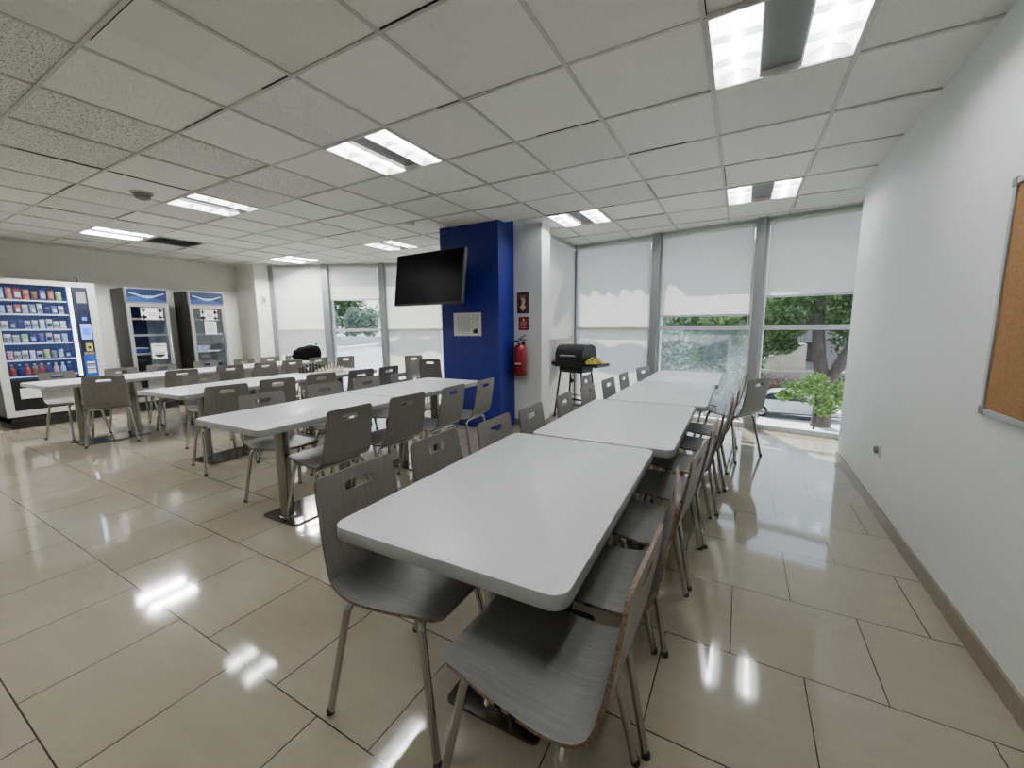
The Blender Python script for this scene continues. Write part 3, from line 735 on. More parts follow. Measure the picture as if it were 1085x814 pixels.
m = MB(); vb(m, -.33, -.12, 2.20, 2.34, Z1, Z1 + .012); m.tube([(-.2, 2.23 + yo, Z1 + .01), (-.2, 2.215 + yo, Z1 + .1)], .006, 6); m.build('antenna', M['black'], v)
shz = [1.715, 1.53, 1.325, 1.14, .915, .695]
for k, z in enumerate(shz):
    m = MB(); vb(m, -.47, -.08, Y0 + .07, gy1 + .005, z - .012, z); vb(m, -.082, -.076, Y0 + .07, gy1 + .005, z - .012, z + .006, 1)
    m.build('shelf', [M['navy'], M['shelf']], v)
cols = {'orange': (186, 124, 92), 'white': (206, 212, 222), 'red': (150, 76, 76), 'purple': (96, 84, 150), 'green': (150, 190, 130), 'brown': (120, 88, 74), 'pale blue': (150, 178, 226), 'navy': (44, 56, 110), 'silver': (176, 184, 196), 'pink': (196, 150, 170), 'grey': (120, 126, 140), 'yellow': (186, 184, 130)}
PM = {k: mat('wrapper_' + k.replace(' ', '_'), c, 0.35, 0, 0.5, 22, emit=.06, spec=.5) for k, c in cols.items()}  # wrappers carry a faint added glow, as if lit inside the cabinet
rows = [('snack_bag', 'snack bag', ['pale blue', 'orange', 'red', 'orange', 'brown', 'purple', 'brown', 'green'], 'top shelf'),
        ('snack_bag', 'snack bag', ['pale blue', 'pink', 'red', 'silver', 'grey', 'white', 'navy', 'purple', 'white'], 'second shelf'),
        ('snack_packet', 'packet', ['white', 'navy', 'navy', 'silver', 'white', 'white', 'silver', 'white', 'white'], 'third shelf'),
        ('snack_packet', 'packet', ['white', 'silver', 'green', 'navy', 'purple', 'silver', 'white', 'pale blue'], 'fourth shelf'),
        ('snack_packet', 'packet', ['pink', 'white', 'white', 'white', 'silver', 'yellow', 'grey', 'pale blue', 'navy'], 'fifth shelf'),
        ('drink_bottle', 'drink bottle', ['red', 'navy', 'red', 'brown', 'red', 'navy', 'pink', 'pale blue', 'navy'], 'bottom shelf')]
ordn = ['first', 'second', 'third', 'fourth', 'fifth', 'sixth', 'seventh', 'eighth', 'ninth']
for r, (nm, word, cs, sh) in enumerate(rows):
    n = len(cs); a, b = Y0 + .10, gy1 - .02
    for k, c in enumerate(cs):
        rr = random.Random(r * 31 + k); y = a + (b - a) * (k + .5) / n; wd = (b - a) / n * rr.uniform(.74, .9); h = (.16 if r in (0,) else .135) * rr.uniform(.8, 1.05)
        z = shz[r] + .0005; mb = MB()
        if nm == 'drink_bottle':
            rad = .030; mb.lathe([(rad * .9, 0), (rad, .008), (rad, .085), (rad * .9, .10), (.012, .135), (.012, .15)], (0, 0, 0), 12); mb.lathe([(.0135, .148), (.0135, .165)], (0, 0, 0), 10, 1)
            o = mb.build(nm, [PM[c], PM['white']], loc=(VX - .13, y, z), smooth=40)
        else:                                          # pillow pack: bulged grid with crimped ends
            N = 8; th = .05 if nm == 'snack_bag' else .036
            def P(i, j, s):
                u, w = i / N * 2 - 1, j / N * 2 - 1; bul = (1 - u * u) ** .6 * (1 - w ** 4) ** .8
                return (s * (th / 2 * bul + .001), u * wd / 2 * (1 - .05 * (1 - w * w)), (w + 1) / 2 * h)
            for s in (1, -1):
                for i in range(N):
                    for j in range(N):
                        q = [P(i, j, s), P(i + 1, j, s), P(i + 1, j + 1, s), P(i, j + 1, s)]
                        mi = 1 if (2 <= j <= 4 and 1 <= i <= 6 and (k + r) % 3 != 1) else 0
                        mb.quad(*(q if s > 0 else q[::-1]), mi)
            alt = {'white': 'grey', 'silver': 'navy', 'orange': 'red', 'red': 'white', 'navy': 'pale blue', 'purple': 'white', 'brown': 'orange', 'green': 'white', 'pink': 'white', 'pale blue': 'white', 'grey': 'white', 'yellow': 'green'}[c]
            o = mb.build(nm, [PM[c], PM[alt]], loc=(VX - .12, y, z), rz=rr.uniform(-.12, .12), smooth=60)
        tag(o, '%s %s, %s along the %s inside the vending machine' % (c, word, ordn[k], sh), 'bottle' if nm == 'drink_bottle' else 'snack', '%ss on the vending machine %s' % (word, sh))

# ------------------------------------------------------------------ display coolers
def cooler(y0, y1, label, dark):
    yc_ = (y0 + y1) / 2; w = y1 - y0; D = .55; t = thing('display_cooler', label, 'fridge', (VX, yc_, 0))
    m = MB(); h = 1.965
    m.box2((-D, -w / 2, .05), (-D + .03, w / 2, h)); m.box2((-D + .03, -w / 2, .05), (-.04, -w / 2 + .035, h)); m.box2((-D + .03, w / 2 - .035, .05), (-.04, w / 2, h)); m.box2((-D + .03, -w / 2 + .035, h - .04), (-.04, w / 2 - .035, h)); m.box2((-D + .03, -w / 2 + .035, .05), (-.04, w / 2 - .035, .32))
    m.build('cabinet', M['darkgrey'], t)
    m = MB(); m.box2((-D + .03, -w / 2 + .035, .32), (-D + .04, w / 2 - .035, 1.72)); m.box2((-D + .04, -w / 2 + .035, .32), (-.045, -w / 2 + .042, 1.72), 1); m.box2((-D + .04, w / 2 - .042, .32), (-.045, w / 2 - .035, 1.72))
    m.box2((-D + .041, -w / 2 + .04, .33), (-D + .043, .13 if dark else -w / 2 + .1, 1.70), 1)  # dark sheet on the back wall; the paler rest paints in a reflection
    m.build('liner', [M['coldwall'], M['colddark']], t)
    hd = MB().box2((-.06, -w / 2 - .002, 1.735), (.004, w / 2 + .002, h + .002), bev=.004).build('header_panel', M['silver'], t)
    MB().box2((.004, -w / 2 + .012, 1.748), (.007, w / 2 - .012, h - .012)).build('header_sign', M['hdrdark'], hd)
    s = MB(); n = 16; wv = []
    for k in range(n + 1):
        u = k / n; y = -w / 2 + .014 + (w - .028) * u; wv.append((y, 1.79 + .055 * math.sin(u * 3.3 + .4) * (1 - .3 * u), 1.885 - .05 * math.sin(u * PI) + .01 * math.sin(u * 9)))
    for k in range(n):
        a, b = wv[k], wv[k + 1]
        s.quad((.008, a[0], 1.75), (.008, b[0], 1.75), (.008, b[0], b[1]), (.008, a[0], a[1]), 0)
        if 0 < k < n - 1: s.quad((.0085, a[0], a[2] - .014 * math.sin(k / n * PI)), (.0085, b[0], b[2] - .014 * math.sin((k + 1) / n * PI)), (.0085, b[0], b[2] + .012), (.0085, a[0], a[2] + .012), 1)
    for k in range(5): s.box2((.008, -.10 + k * .042, 1.835), (.009, -.072 + k * .042, 1.853), 1)
    s.build('wave_print', [M['hdrblue'], M['hdrwhite']], hd)
    d = MB(); d.box2((-.04, -w / 2, .16), (0, -w / 2 + .042, 1.73)); d.box2((-.04, w / 2 - .048, .16), (0, w / 2, 1.73)); d.box2((-.04, -w / 2 + .042, 1.675), (0, w / 2 - .048, 1.73)); d.box2((-.04, -w / 2 + .042, .16), (0, w / 2 - .048, .36))
    dr = d.build('door', M['silver'], t)
    MB().box2((-.022, -w / 2 + .04, .35), (-.016, w / 2 - .045, 1.68)).build('door_glass', M['pane'], dr)
    MB().box2((.0, w / 2 - .035, .85), (.03, w / 2 - .018, 1.25), bev=.005).build('door_handle', M['alulight'], dr)
    for z in (.62, .92, 1.22, 1.48):
        m = MB()
        for k in range(9): yy = -w / 2 + .05 + (w - .1) * k / 8; m.tube([(-D + .05, yy, z), (-.06, yy, z)], .003, 5)
        m.tube([(-.06, -w / 2 + .045, z), (-.06, w / 2 - .045, z)], .006, 6); m.tube([(-D + .06, -w / 2 + .045, z), (-D + .06, w / 2 - .045, z)], .005, 6); m.box2((-.063, -w / 2 + .045, z - .015), (-.058, w / 2 - .045, z + .02))
        m.build('shelf', M['silver'], t)
    MB().box2((-.05, -w / 2 + .01, .0), (-.01, w / 2 - .01, .15)).build('base_grille', M['black'], t)
    return t
cooler(2.68, 3.215, 'grey glass-door display cooler nearest the vending machine, two notices on its door', True)
cooler(3.52, 4.06, 'grey glass-door display cooler next to the corner pillar, pale interior', False)
CX = VX + .003
def notice(yc_, zc, w, h, label, style, x=CX, rx=0):
    t = thing('paper_notice', label, 'notice', (x, yc_, zc), rot=(rx, 0, 0))
    MB().box2((0, -w / 2, -h / 2), (.002, w / 2, h / 2)).build('sheet', M['white'], t)
    m = MB()
    if style == 'pictograms':
        for sy, sz in ((-1, 1), (1, 1), (-1, -1), (1, -1)):
            cy, cz = sy * w * .37, sz * h * .28
            X = Matrix.Translation((.0022, cy, cz)) @ Matrix.Rotation(PI / 2, 4, 'Y')
            m.prism([(-.025 * math.cos(a) * (1 if (sy * sz) > 0 else .6), .03 * math.sin(a) * (1.1 if sz > 0 else 1.4)) for a in [2 * PI * k / 9 for k in range(9)]], 0, .0008, X=X)
            m.box2((.0022, cy - .012, cz - .04), (.003, cy + .006, cz + .04))
        for k in range(2): m.box2((.0022, -.05, .0 - .03 * k), (.003, .05, .012 - .03 * k), 1)
    elif style == 'bowl':
        m.prism([(.05 * math.cos(a), .07 * math.sin(a)) for a in [PI * k / 8 - PI / 2 for k in range(9)]], 0, .0008, X=Matrix.Translation((.0022, 0, -h * .2)) @ Matrix.Rotation(PI / 2, 4, 'Y'))
        for k in (-1, 0, 1): m.prism([(-.012, 0), (0, .016), (.012, 0), (0, -.016)], 0, .0008, X=Matrix.Translation((.0022, k * .045, -h * .2 + .025)) @ Matrix.Rotation(PI / 2, 4, 'Y'))
        for k in range(6): m.box2((.0022, -.075 + k * .027, h * .32), (.003, -.058 + k * .027, h * .32 + .016))
    else:
        for k in range(9): m.box2((.0022, -w * .4, h * .36 - k * h * .085), (.003, w * (.4 - .12 * (k % 3 == 2)), h * .36 - k * h * .085 + .006), 1)
    m.build('print', [M['ink'], M['greyink']], t)
    return t
notice(2.985, 1.565, .285, .19, 'wide pictogram notice on the door of the cooler nearest the vending machine', 'pictograms')
notice(3.02, .96, .20, .25, 'square notice with a dark bowl drawing low on a cooler door', 'bowl')
notice(3.80, 1.56, .265, .18, 'wide pictogram notice on the cooler beside the corner pillar', 'pictograms')
notice(3.805, 1.335, .19, .225, 'typed sheet under the pictogram notice on the cooler beside the pillar', 'lines')
for (yy, zz, mt, lab) in ((2.84, .93, 'navy', 'dark tray on a shelf of the cooler nearest the vending machine'), (3.08, .63, 'grey', 'grey tray low in the cooler nearest the vending machine'), (3.72, .93, 'pale blue', 'pale tray on the middle shelf of the cooler by the pillar'), (3.90, .63, 'navy', 'dark tray low in the cooler by the pillar')):
    t = thing('food_tray', lab, 'tray', (VX - .26, yy, zz + .004 - .01 + .012))
    MB().box2((-.12, -.09, 0), (.12, .09, .07), bev=.012).build('box_body', PM[mt], t); MB().box2((-.125, -.095, .07), (.125, .095, .082), bev=.004).build('lid', PM['silver'], t)
# intercom on the corner pillar
t = thing('wall_intercom', 'small pale wall intercom box on the corner pillar beside the window', 'intercom', (-8.36, 4.79, 1.88))
MB().box2((0, -.05, -.10), (.03, .05, .10), bev=.008).build('housing', M['plastic'], t); MB().box2((.03, -.03, -.06), (.033, .03, .05)).build('screen', M['lampgrey'], t)

# ------------------------------------------------------------------ wall screen on arm
t = thing('wall_television', 'black flat television tilted down on an arm from the blue column', 'television', (-3.305, 3.87, 1.885), rot=(-.146 + 0, 0, -.064))
W, Hh = 1.10, .63
MB().box2((-W / 2, -.02, -Hh / 2), (W / 2, .03, Hh / 2), bev=.006).build('casing', M['black'], t)
MB().box2((-W / 2 + .012, -.0225, -Hh / 2 + .018), (W / 2 - .012, -.0195, Hh / 2 - .012)).build('screen', M['blackgloss'], t)
MB().box2((-W * .3, .03, -.22), (W * .3, .065, .18), bev=.01).build('rear_housing', M['black'], t)
a = MB(); a.box2((-.15, .065, -.15), (.15, .08, .15)); a.box2((-.04, .08, -.05), (.04, .30, .0)); a.box2((-.02, .27, -.04), (.12, .32, .0)); a.box2((.05, .30, -.05), (.13, .415, .0)); a.box2((.0, .40, -.14), (.18, .425, .12))
a.build('wall_arm', M['black'], t)
# poster on column
t = thing('paper_poster', 'white printed poster taped on the blue column under the television', 'poster', (-3.075, 4.3199, 1.34))
MB().box2((-.215, -.002, -.147), (.215, 0, .147)).build('sheet', M['white'], t)
m = MB(); rr = random.Random(4)
for k in range(9):
    z = .105 - k * .024
    x = -.15
    while x < .05: l = rr.uniform(.015, .05); m.box2((x, -.0028, z), (min(x + l, .06), -.002, z + .007), 0); x += l + .012
for k in range(5): m.box2((.085, -.0028, .10 - k * .045), (.092, -.002, .125 - k * .045), 1)
for k in range(7): m.box2((.125, -.0028, .10 - k * .024), (.125 + rr.uniform(.02, .05), -.002, .107 - k * .024), 0)
m.box2((.09, -.0028, -.115), (.16, -.002, -.08), 1); m.prism([(.09, -.08), (.16, -.08), (.15, -.06), (.12, -.055)], .002, .0028, 1, X=Matrix.Rotation(PI / 2, 4, 'X'))
m.build('print', [M['greyink'], M['ink']], t)
# signs on pillar
t = thing('fire_sign', 'dark red fire point sign with a pale pictogram and arrow, upper on the white pillar', 'sign', (-2.47, 4.6999, 1.608))
MB().box2((-.083, -.004, -.134), (.083, 0, .134)).build('plate', M['signdark'], t)
m = MB(); XS = Matrix.Rotation(PI / 2, 4, 'X')
for k in range(3): m.box2((-.055 + k * .004, -.0052, .085 - k * .014), (.055 - k * .006, -.004, .093 - k * .014), 1)
m.prism([(-.05, -.045), (0, -.105), (.05, -.045), (.026, -.045), (.026, -.02), (-.026, -.02), (-.026, -.045)], .004, .0055, X=XS)
for a0, a1, r in ((2.6, -1.6, .028),):
    n = 9
    for k in range(n):
        a, b = a0 + (a1 - a0) * k / n, a0 + (a1 - a0) * (k + 1) / n
        P = lambda q, rr_: (rr_ * math.cos(q), -.0055, .018 + rr_ * 1.2 * math.sin(q))
        m.quad(P(a, r - .008), P(b, r - .008), P(b, r + .008), P(a, r + .008))
m.box2((-.012, -.0055, -.02), (.012, -.004, .03))
m.build('pictogram', [M['signcream'], M['skirt']], t)
fr = MB()
for s in (-1, 1):
    for k in range(9): fr.box2((s * .068 - .008, -.0052, -.125 + k * .028), (s * .068 + .006, -.004, -.113 + k * .028))
fr.build('border_print', M['red'], t)
t = thing('fire_sign', 'small red extinguisher instruction sign, lower on the white pillar', 'sign', (-2.46, 4.6999, 1.345))
MB().box2((-.072, -.004, -.085), (.072, 0, .085)).build('plate', M['signred'], t)
m = MB(); m.lathe([(.012, 0), (.012, .025), (.005, .03)], (0, 0, 0), 8, X=Matrix.Translation((0, -.0042, .03)) @ Matrix.Diagonal((1, .08, 1, 1)))
for k in range(4): m.box2((-.045, -.0052, .01 - k * .022), (.045 - .014 * (k % 2), -.004, .017 - k * .022))
m.build('lettering', M['signcream'], t)
# extinguisher
t = thing('fire_extinguisher', 'red fire extinguisher with black hose hung on the white pillar', 'fire extinguisher', (-2.465, 4.6069, .68))
MB().lathe([(.06, 0), (.075, .006), (.08, .02), (.08, .33), (.074, .36), (.055, .385), (.03, .40), (.026, .415)], n=24).build('cylinder', M['red'], t, smooth=40)
MB().lathe([(.081, .125), (.081, .135)], n=24).build('band', M['black'], t, smooth=40)
MB().lathe([(.022, .41), (.026, .415), (.026, .44), (.018, .445), (.018, .46)], n=14).build('valve', M['silver'], t, smooth=40)
h = MB(); h.box2((-.015, -.012, .455), (.085, .012, .468)); h.box((.03, 0, .492), (.12, .022, .008), X=Matrix.Translation((.03, 0, .492)) @ Matrix.Rotation(-.5, 4, 'Y') @ Matrix.Translation((-.03, 0, -.492))); h.build('lever', M['black'], t)
h = MB(); h.tube([(-.02, 0, .44), (-.06, -.01, .445), (-.092, -.015, .41), (-.10, -.02, .33), (-.098, -.02, .20), (-.092, -.02, .10)], .011, 8); h.tube([(-.092, -.02, .11), (-.09, -.02, .03)], [.012, .018], 8); h.build('hose', M['black'], t, smooth=50)
lb = MB()
for k in range(8):
    a, b = -PI / 2 - .6 + 1.2 * k / 8, -PI / 2 - .6 + 1.2 * (k + 1) / 8; lb.quad((.0812 * math.cos(a), .0812 * math.sin(a), .15), (.0812 * math.cos(b), .0812 * math.sin(b), .15), (.0812 * math.cos(b), .0812 * math.sin(b), .17), (.0812 * math.cos(a), .0812 * math.sin(a), .17))
lb.build('label_band', M['signcream'], t)
MB().box2((-.02, .07, .36), (.02, .093, .44)).build('wall_hook', M['black'], t)

# ------------------------------------------------------------------ cork board, socket
t = thing('cork_board', 'cork noticeboard in a silver frame on the white wall', 'noticeboard', (XR, 1.55, 1.387))
L, Hb = 1.57, .893
MB().box2((-.012, -L / 2 + .015, -Hb / 2 + .015), (0, L / 2 - .015, Hb / 2 - .015)).build('cork_panel', M['cork'], t)
f = MB()
for s in (-1, 1): f.box2((-.02, s * (L / 2 - .012) - .011, -Hb / 2), (0, s * (L / 2 - .012) + .011, Hb / 2), bev=.003); f.box2((-.02, -L / 2, s * (Hb / 2 - .012) - .011), (0, L / 2, s * (Hb / 2 - .012) + .011), bev=.003)
f.build('frame', M['silver'], t)
for sy in (-1, 1):
    for sz in (-1, 1): MB().box2((-.023, sy * (L / 2 - .014) - .017, sz * (Hb / 2 - .014) - .017), (.0, sy * (L / 2 - .014) + .017, sz * (Hb / 2 - .014) + .017), bev=.004).build('corner_cap', M['lampgrey'], t)
t = thing('wall_socket', 'white power socket low on the corkboard wall', 'socket', (XR, 3.60, .44))
MB().box2((-.01, -.045, -.045), (0, .045, .045), bev=.004).build('plate', M['plastic'], t)
MB().lathe([(.026, 0), (.026, .018), (.02, .02), (.018, .004)], n=16, X=Matrix.Rotation(-PI / 2, 4, 'Y') @ Matrix.Translation((0, 0, .008))).build('outlet', M['lampgrey'], t, smooth=40)

# ------------------------------------------------------------------ barbecue
bq = thing('barbecue_grill', 'black lidded barbecue on four thin legs by the white pillar', 'barbecue', (-2.03, 5.47, 0), math.radians(-15))
def rbx(a, b, bev): return MB().box2(a, b, bev=bev)
lid = MB(); n = 9
pr = [(-.17, .80), (-.185, .84), (-.18, .93), (-.15, 1.0), (-.09, 1.045), (.04, 1.055), (.12, 1.03), (.165, .96), (.17, .80)]
lid.prism([(p[0], p[1]) for p in pr], -.23, .23, X=Matrix(((0, 0, 1, 0), (1, 0, 0, 0), (0, 1, 0, 0), (0, 0, 0, 1))))
lo = lid.build('lid', M['blackmetal'], bq, smooth=40)
hd = MB(); hd.tube([(-.12, -.185, .90), (-.12, -.215, .905), (.12, -.215, .905), (.12, -.185, .90)], .009, 8); hd.build('lid_handle', M['silver'], lo, smooth=40)
MB().prism([(-.24, -.18), (.24, -.18), (.24, .18), (-.24, .18)], .74, .80).box2((-.20, -.15, .66), (.20, .15, .745), bev=.03).build('firebox', M['blackmetal'], bq)
for s in (-1, 1): rbx((s * .225, -.16, .755), (s * .45, .16, .80), .012).build('side_shelf', M['blackmetal'], bq)
for sx in (-1, 1):
    for sy in (-1, 1): MB().tube([(sx * .17, sy * .12, .74), (sx * .25, sy * .17, .0)], .0145, 8).build('leg', M['black'], bq, smooth=40)
br = MB()
for sy in (-1, 1): br.tube([(-.218, sy * .15, .30), (.218, sy * .15, .30)], .008, 6); br.tube([(-.225, sy * .155, .22), (.225, sy * .155, .22)], .008, 6)
for sx in (-1, 1): br.tube([(sx * .218, -.15, .30), (sx * .218, .15, .30)], .008, 6)
br.build('cross_brace', M['black'], bq, smooth=40)
MB().lathe([(.005, 0), (.026, .012), (.034, .034), (.026, .056), (.005, .068)], (.03, -.14, .52), 12).tube([(.03, -.14, .58), (.03, -.10, .70)], .005, 6).build('regulator', M['black'], bq, smooth=40)
cl = MB(); N = 10; rr = random.Random(5)
gz = [[.0 for _ in range(N + 1)] for _ in range(N + 1)]
for i in range(N + 1):
    for j in range(N + 1): gz[i][j] = .012 + .05 * (math.sin(i * 1.3) * math.cos(j * 1.1) * .5 + .5) * (1 - ((i - 5) / 5.5) ** 2) + rr.uniform(0, .012)
def CP(i, j, d=0): return ((i - 5) * .022 + .006 * math.sin(j * 2.1), (j - 5) * .024 + .006 * math.sin(i * 1.7), gz[i][j] * 1.35 if not d else .0)
for i in range(N):
    for j in range(N):
        mi = 1 if (i * 3 + j * 5) % 7 < 2 else 0
        cl.quad(CP(i, j), CP(i + 1, j), CP(i + 1, j + 1), CP(i, j + 1), mi)
per = [(i, 0) for i in range(N)] + [(N, j) for j in range(N)] + [(i, N) for i in range(N, 0, -1)] + [(0, j) for j in range(N, 0, -1)]
for k in range(len(per)):
    a, b = per[k], per[(k + 1) % len(per)]; cl.quad(CP(*a, 1), CP(*b, 1), CP(*b), CP(*a))
c0 = Vector((-2.03, 5.47, 0)) + rotz(math.radians(-15)) @ Vector((.315, -.02, .801))
tag(cl.build('grill_cloth', [M['yellow'], M['black']], loc=c0, rz=.3, smooth=60), 'crumpled yellow and black cloth on the barbecue side shelf', 'cloth')

# ------------------------------------------------------------------ chess set
ca4 = math.radians(4); CB = Vector((-4.71, 3.36, .737))
cbt = thing('chess_board', 'pale chessboard lying on the white table', 'chessboard', CB, ca4)
MB().box2((-.21, -.23, 0.0005), (.21, .23, .008)).build('board_base', M['boardl'], cbt)
m = MB(); q = .05
for i in range(8):
    for j in range(8):
        if (i + j) % 2 == 0: m.box2(((i - 4) * q, (j - 4) * q, .008), ((i - 3) * q, (j - 3) * q, .0085))
m.build('dark_squares', M['boardd'], cbt)
def piece(k):
    b = [(.016, 0), (.016, .005), (.011, .012)]; m = MB()
    if k == 'pawn': m.lathe(b + [(.006, .022), (.006, .03), (.010, .033), (.010, .041), (.004, .048), (.0005, .049)], n=10)
    elif k == 'rook': m.lathe(b + [(.008, .025), (.008, .045), (.013, .048), (.013, .06), (.009, .06), (.009, .054)], n=10)
    elif k == 'bishop': m.lathe(b + [(.007, .03), (.006, .05), (.011, .053), (.007, .056), (.010, .066), (.006, .078), (.002, .084), (.0005, .085)], n=10)
    elif k == 'queen': m.lathe(b + [(.008, .035), (.006, .06), (.012, .064), (.007, .068), (.013, .084), (.008, .086), (.003, .094), (.0005, .095)], n=10)
    elif k == 'king':
        m.lathe(b + [(.008, .035), (.007, .065), (.013, .069), (.008, .073), (.012, .088), (.004, .093)], n=10); m.box2((-.0025, -.0025, .092), (.0025, .0025, .11)); m.box2((-.0025, -.008, .098), (.0025, .008, .103))
    else:
        m.lathe(b + [(.009, .022), (.008, .028)], n=10); m.prism([(-.010, .026), (.009, .026), (.006, .045), (.016, .05), (.015, .058), (.003, .066), (-.004, .072), (-.010, .06)], -.006, .006, X=Matrix.Rotation(PI / 2, 4, 'X'))
    return m
back = ['rook', 'knight', 'bishop', 'queen', 'king', 'bishop', 'knight', 'rook']
first = {}
for colr, mt, r0, r1 in (('black', 'cb', -.175, -.125), ('ivory', 'cw', .175, .125)):
    for f_ in range(8):
        for k, rx in ((back[f_], r0), ('pawn', r1)):
            P = CB + rotz(ca4) @ Vector((rx, (f_ - 3.5) * .05, .0087))
            key = (colr, k)
            if key not in first: o = first[key] = piece(k).build('chess_' + k, M[mt], loc=P, smooth=40)
            else: o = first[key].copy(); COL.objects.link(o); o.location = P
            o.rotation_euler = (0, 0, ca4 + (PI if colr == 'ivory' else 0)); o.scale = (1.15, 1.15, 1.15)
            single = k in ('king', 'queen')
            lab = '%s chess %s standing on the chessboard' % (colr, k)
            if k in ('rook', 'knight', 'bishop'): lab = '%s chess %s on the %s half of the chessboard' % (colr, k, 'nearer' if f_ < 4 else 'farther')
            tag(o, lab, 'chess piece', '%s chess pieces' % colr)

# ------------------------------------------------------------------ backpack
bp = thing('backpack', 'black backpack lying on the table near the far windows', 'backpack', (-6.84, 4.62, .737), math.radians(40)); bp.scale = (.86, .86, .92)
bm = bmesh.new(); bmesh.ops.create_uvsphere(bm, u_segments=24, v_segments=16, radius=1)
for v_ in bm.verts:
    x, y, z = v_.co; sg = lambda a, p: math.copysign(abs(a) ** p, a)
    x2, y2, z2 = sg(x, .75), sg(y, .75), sg(z, .8)
    hh = .15 * (1.0 + .28 * x2); v_.co = Vector((x2 * .27, y2 * .17, max(.0, .135 + z2 * hh + .008 * math.sin(x * 9 + y * 7))))
MB().bm(bm).build('body', M['fabricblack'], bp, smooth=70)
bm = bmesh.new(); bmesh.ops.create_uvsphere(bm, u_segments=16, v_segments=10, radius=1)
for v_ in bm.verts: v_.co = Vector((v_.co.x * .13 - .17, v_.co.y * .14, .085 + v_.co.z * .08))
MB().bm(bm).build('front_pocket', M['fabricblack'], bp, smooth=70)
MB().tube([(.16, -.10, .27), (.24, -.16, .20), (.28, -.17, .08), (.2, -.2, .012)], .014, 8).build('strap', M['fabricblack'], bp, smooth=50)
MB().tube([(.17, -.04, .30), (.20, -.03, .33), (.20, .03, .33), (.17, .04, .30)], .009, 8).build('grab_handle', M['fabricblack'], bp, smooth=50)

# ------------------------------------------------------------------ outside
struct(MB().box2((-6, 7.5, -3.95), (60, 90, -3.7)).build('ground_street', M['asphalt']))
struct(MB().box2((-6, 22.0, -3.7), (60, 25.3, -3.62)).box2((-6, 27.9, -3.7), (60, 30.5, -3.58)).build('ground_pavement', M['pave']))
struct(MB().box2((-120, 6.5, -.4), (-6, 120, -.1)).build('ground_terrace', M['asphalt']))
kb = MB(); kb.box((0, 0, 0), (9, .5, .3), X=Matrix.Translation((-23.5, 20, -.02)) @ rotz(math.radians(112))); struct(kb.build('trim_kerb', M['kerb']))
def leaves(name, blobs, n, size, mt, parent=None, seed=1, loc=(0, 0, 0)):
    rr = random.Random(seed); mb = MB(); vals = []
    for k in range(n):
        c, rad = rr.choice(blobs)
        d = Vector((rr.gauss(0, 1), rr.gauss(0, 1), rr.gauss(0, 1))).normalized() * (rr.random() ** .45)
        p = Vector((c[0] + d.x * rad[0], c[1] + d.y * rad[1], c[2] + d.z * rad[2]))
        u = Vector((rr.gauss(0, 1), rr.gauss(0, 1), rr.gauss(0, .6))).normalized(); w = u.cross(Vector((rr.gauss(0, 1), rr.gauss(0, 1), rr.gauss(0, 1)))).normalized()
        s = size * rr.uniform(.6, 1.3); u *= s; w *= s * .6
        mb._add([p - u, p - w * .8, p + u, p + w * .8], [(0, 1, 2, 3)]); vals.append(rr.random())
    o = mb.build(name, M[mt], parent, loc)
    at = o.data.color_attributes.new('rnd', 'FLOAT_COLOR', 'CORNER')
    for p, a in zip(o.data.polygons, vals):
        for li in p.loop_indices: at.data[li].color = (a, a, a, 1)
    return o
def tree(label, base, trunk, blobs, n, size, mt, seed, grp=None):
    t = thing('street_tree', label, 'tree', base, group=grp)
    m = MB()
    for pts, r in trunk: m.tube(pts, r, 12)
    m.build('trunk', M['bark'], t, smooth=60)
    leaves('crown', blobs, n, size, mt, t, seed)
    return t
tree('large forked street tree with dark trunk beside the parked white car', (3.6, 24.3, -3.62),
     [([(0, 0, 0), (.0, 0, 1.2), (-.05, 0, 2.5)], [.42, .33, .34]), ([(-.08, 0, 2.2), (-.3, 0, 3.4), (-.45, 0, 5.0), (-.6, 0, 7)], [.30, .28, .24, .15]), ([(.1, 0, 2.2), (.6, 0, 3.2), (1.15, 0, 4.6), (1.6, 0, 7)], [.26, .26, .22, .14])],
     [((-1.6, .5, 6.2), (1.6, 1.6, 1.2)), ((.3, .5, 6.0), (1.6, 1.6, 1.1)), ((1.6, .3, 6.2), (1.2, 1.5, 1.6)), ((0, 0, 7.6), (3, 2, 1.4)), ((-1.8, -.3, 4.9), (1.1, .9, .7)), ((.9, -.6, 5.0), (1.4, .8, .7)), ((-1.9, .4, 4.0), (.8, .7, .6)), ((2.0, .4, 4.3), (.9, .9, 1.0))], 12000, .115, 'leafdark', 21)
tree('young light green tree in front of the forked trunk', (3.05, 22.2, -3.62), [([(0, 0, 0), (.05, 0, 1.0), (0, 0, 2.0)], [.06, .05, .03])],
     [((-.7, 0, 2.0), (.7, .6, .38)), ((.1, .1, 1.85), (.9, .7, .6)), ((.7, 0, 1.6), (.6, .6, .5)), ((-.1, 0, 2.45), (.5, .5, .4)), ((1.0, 0, 2.1), (.5, .5, .4)), ((-1.2, 0, 1.7), (.35, .4, .25)), ((.3, -.2, 1.2), (.4, .4, .3))], 2600, .095, 'leaflight', 22)
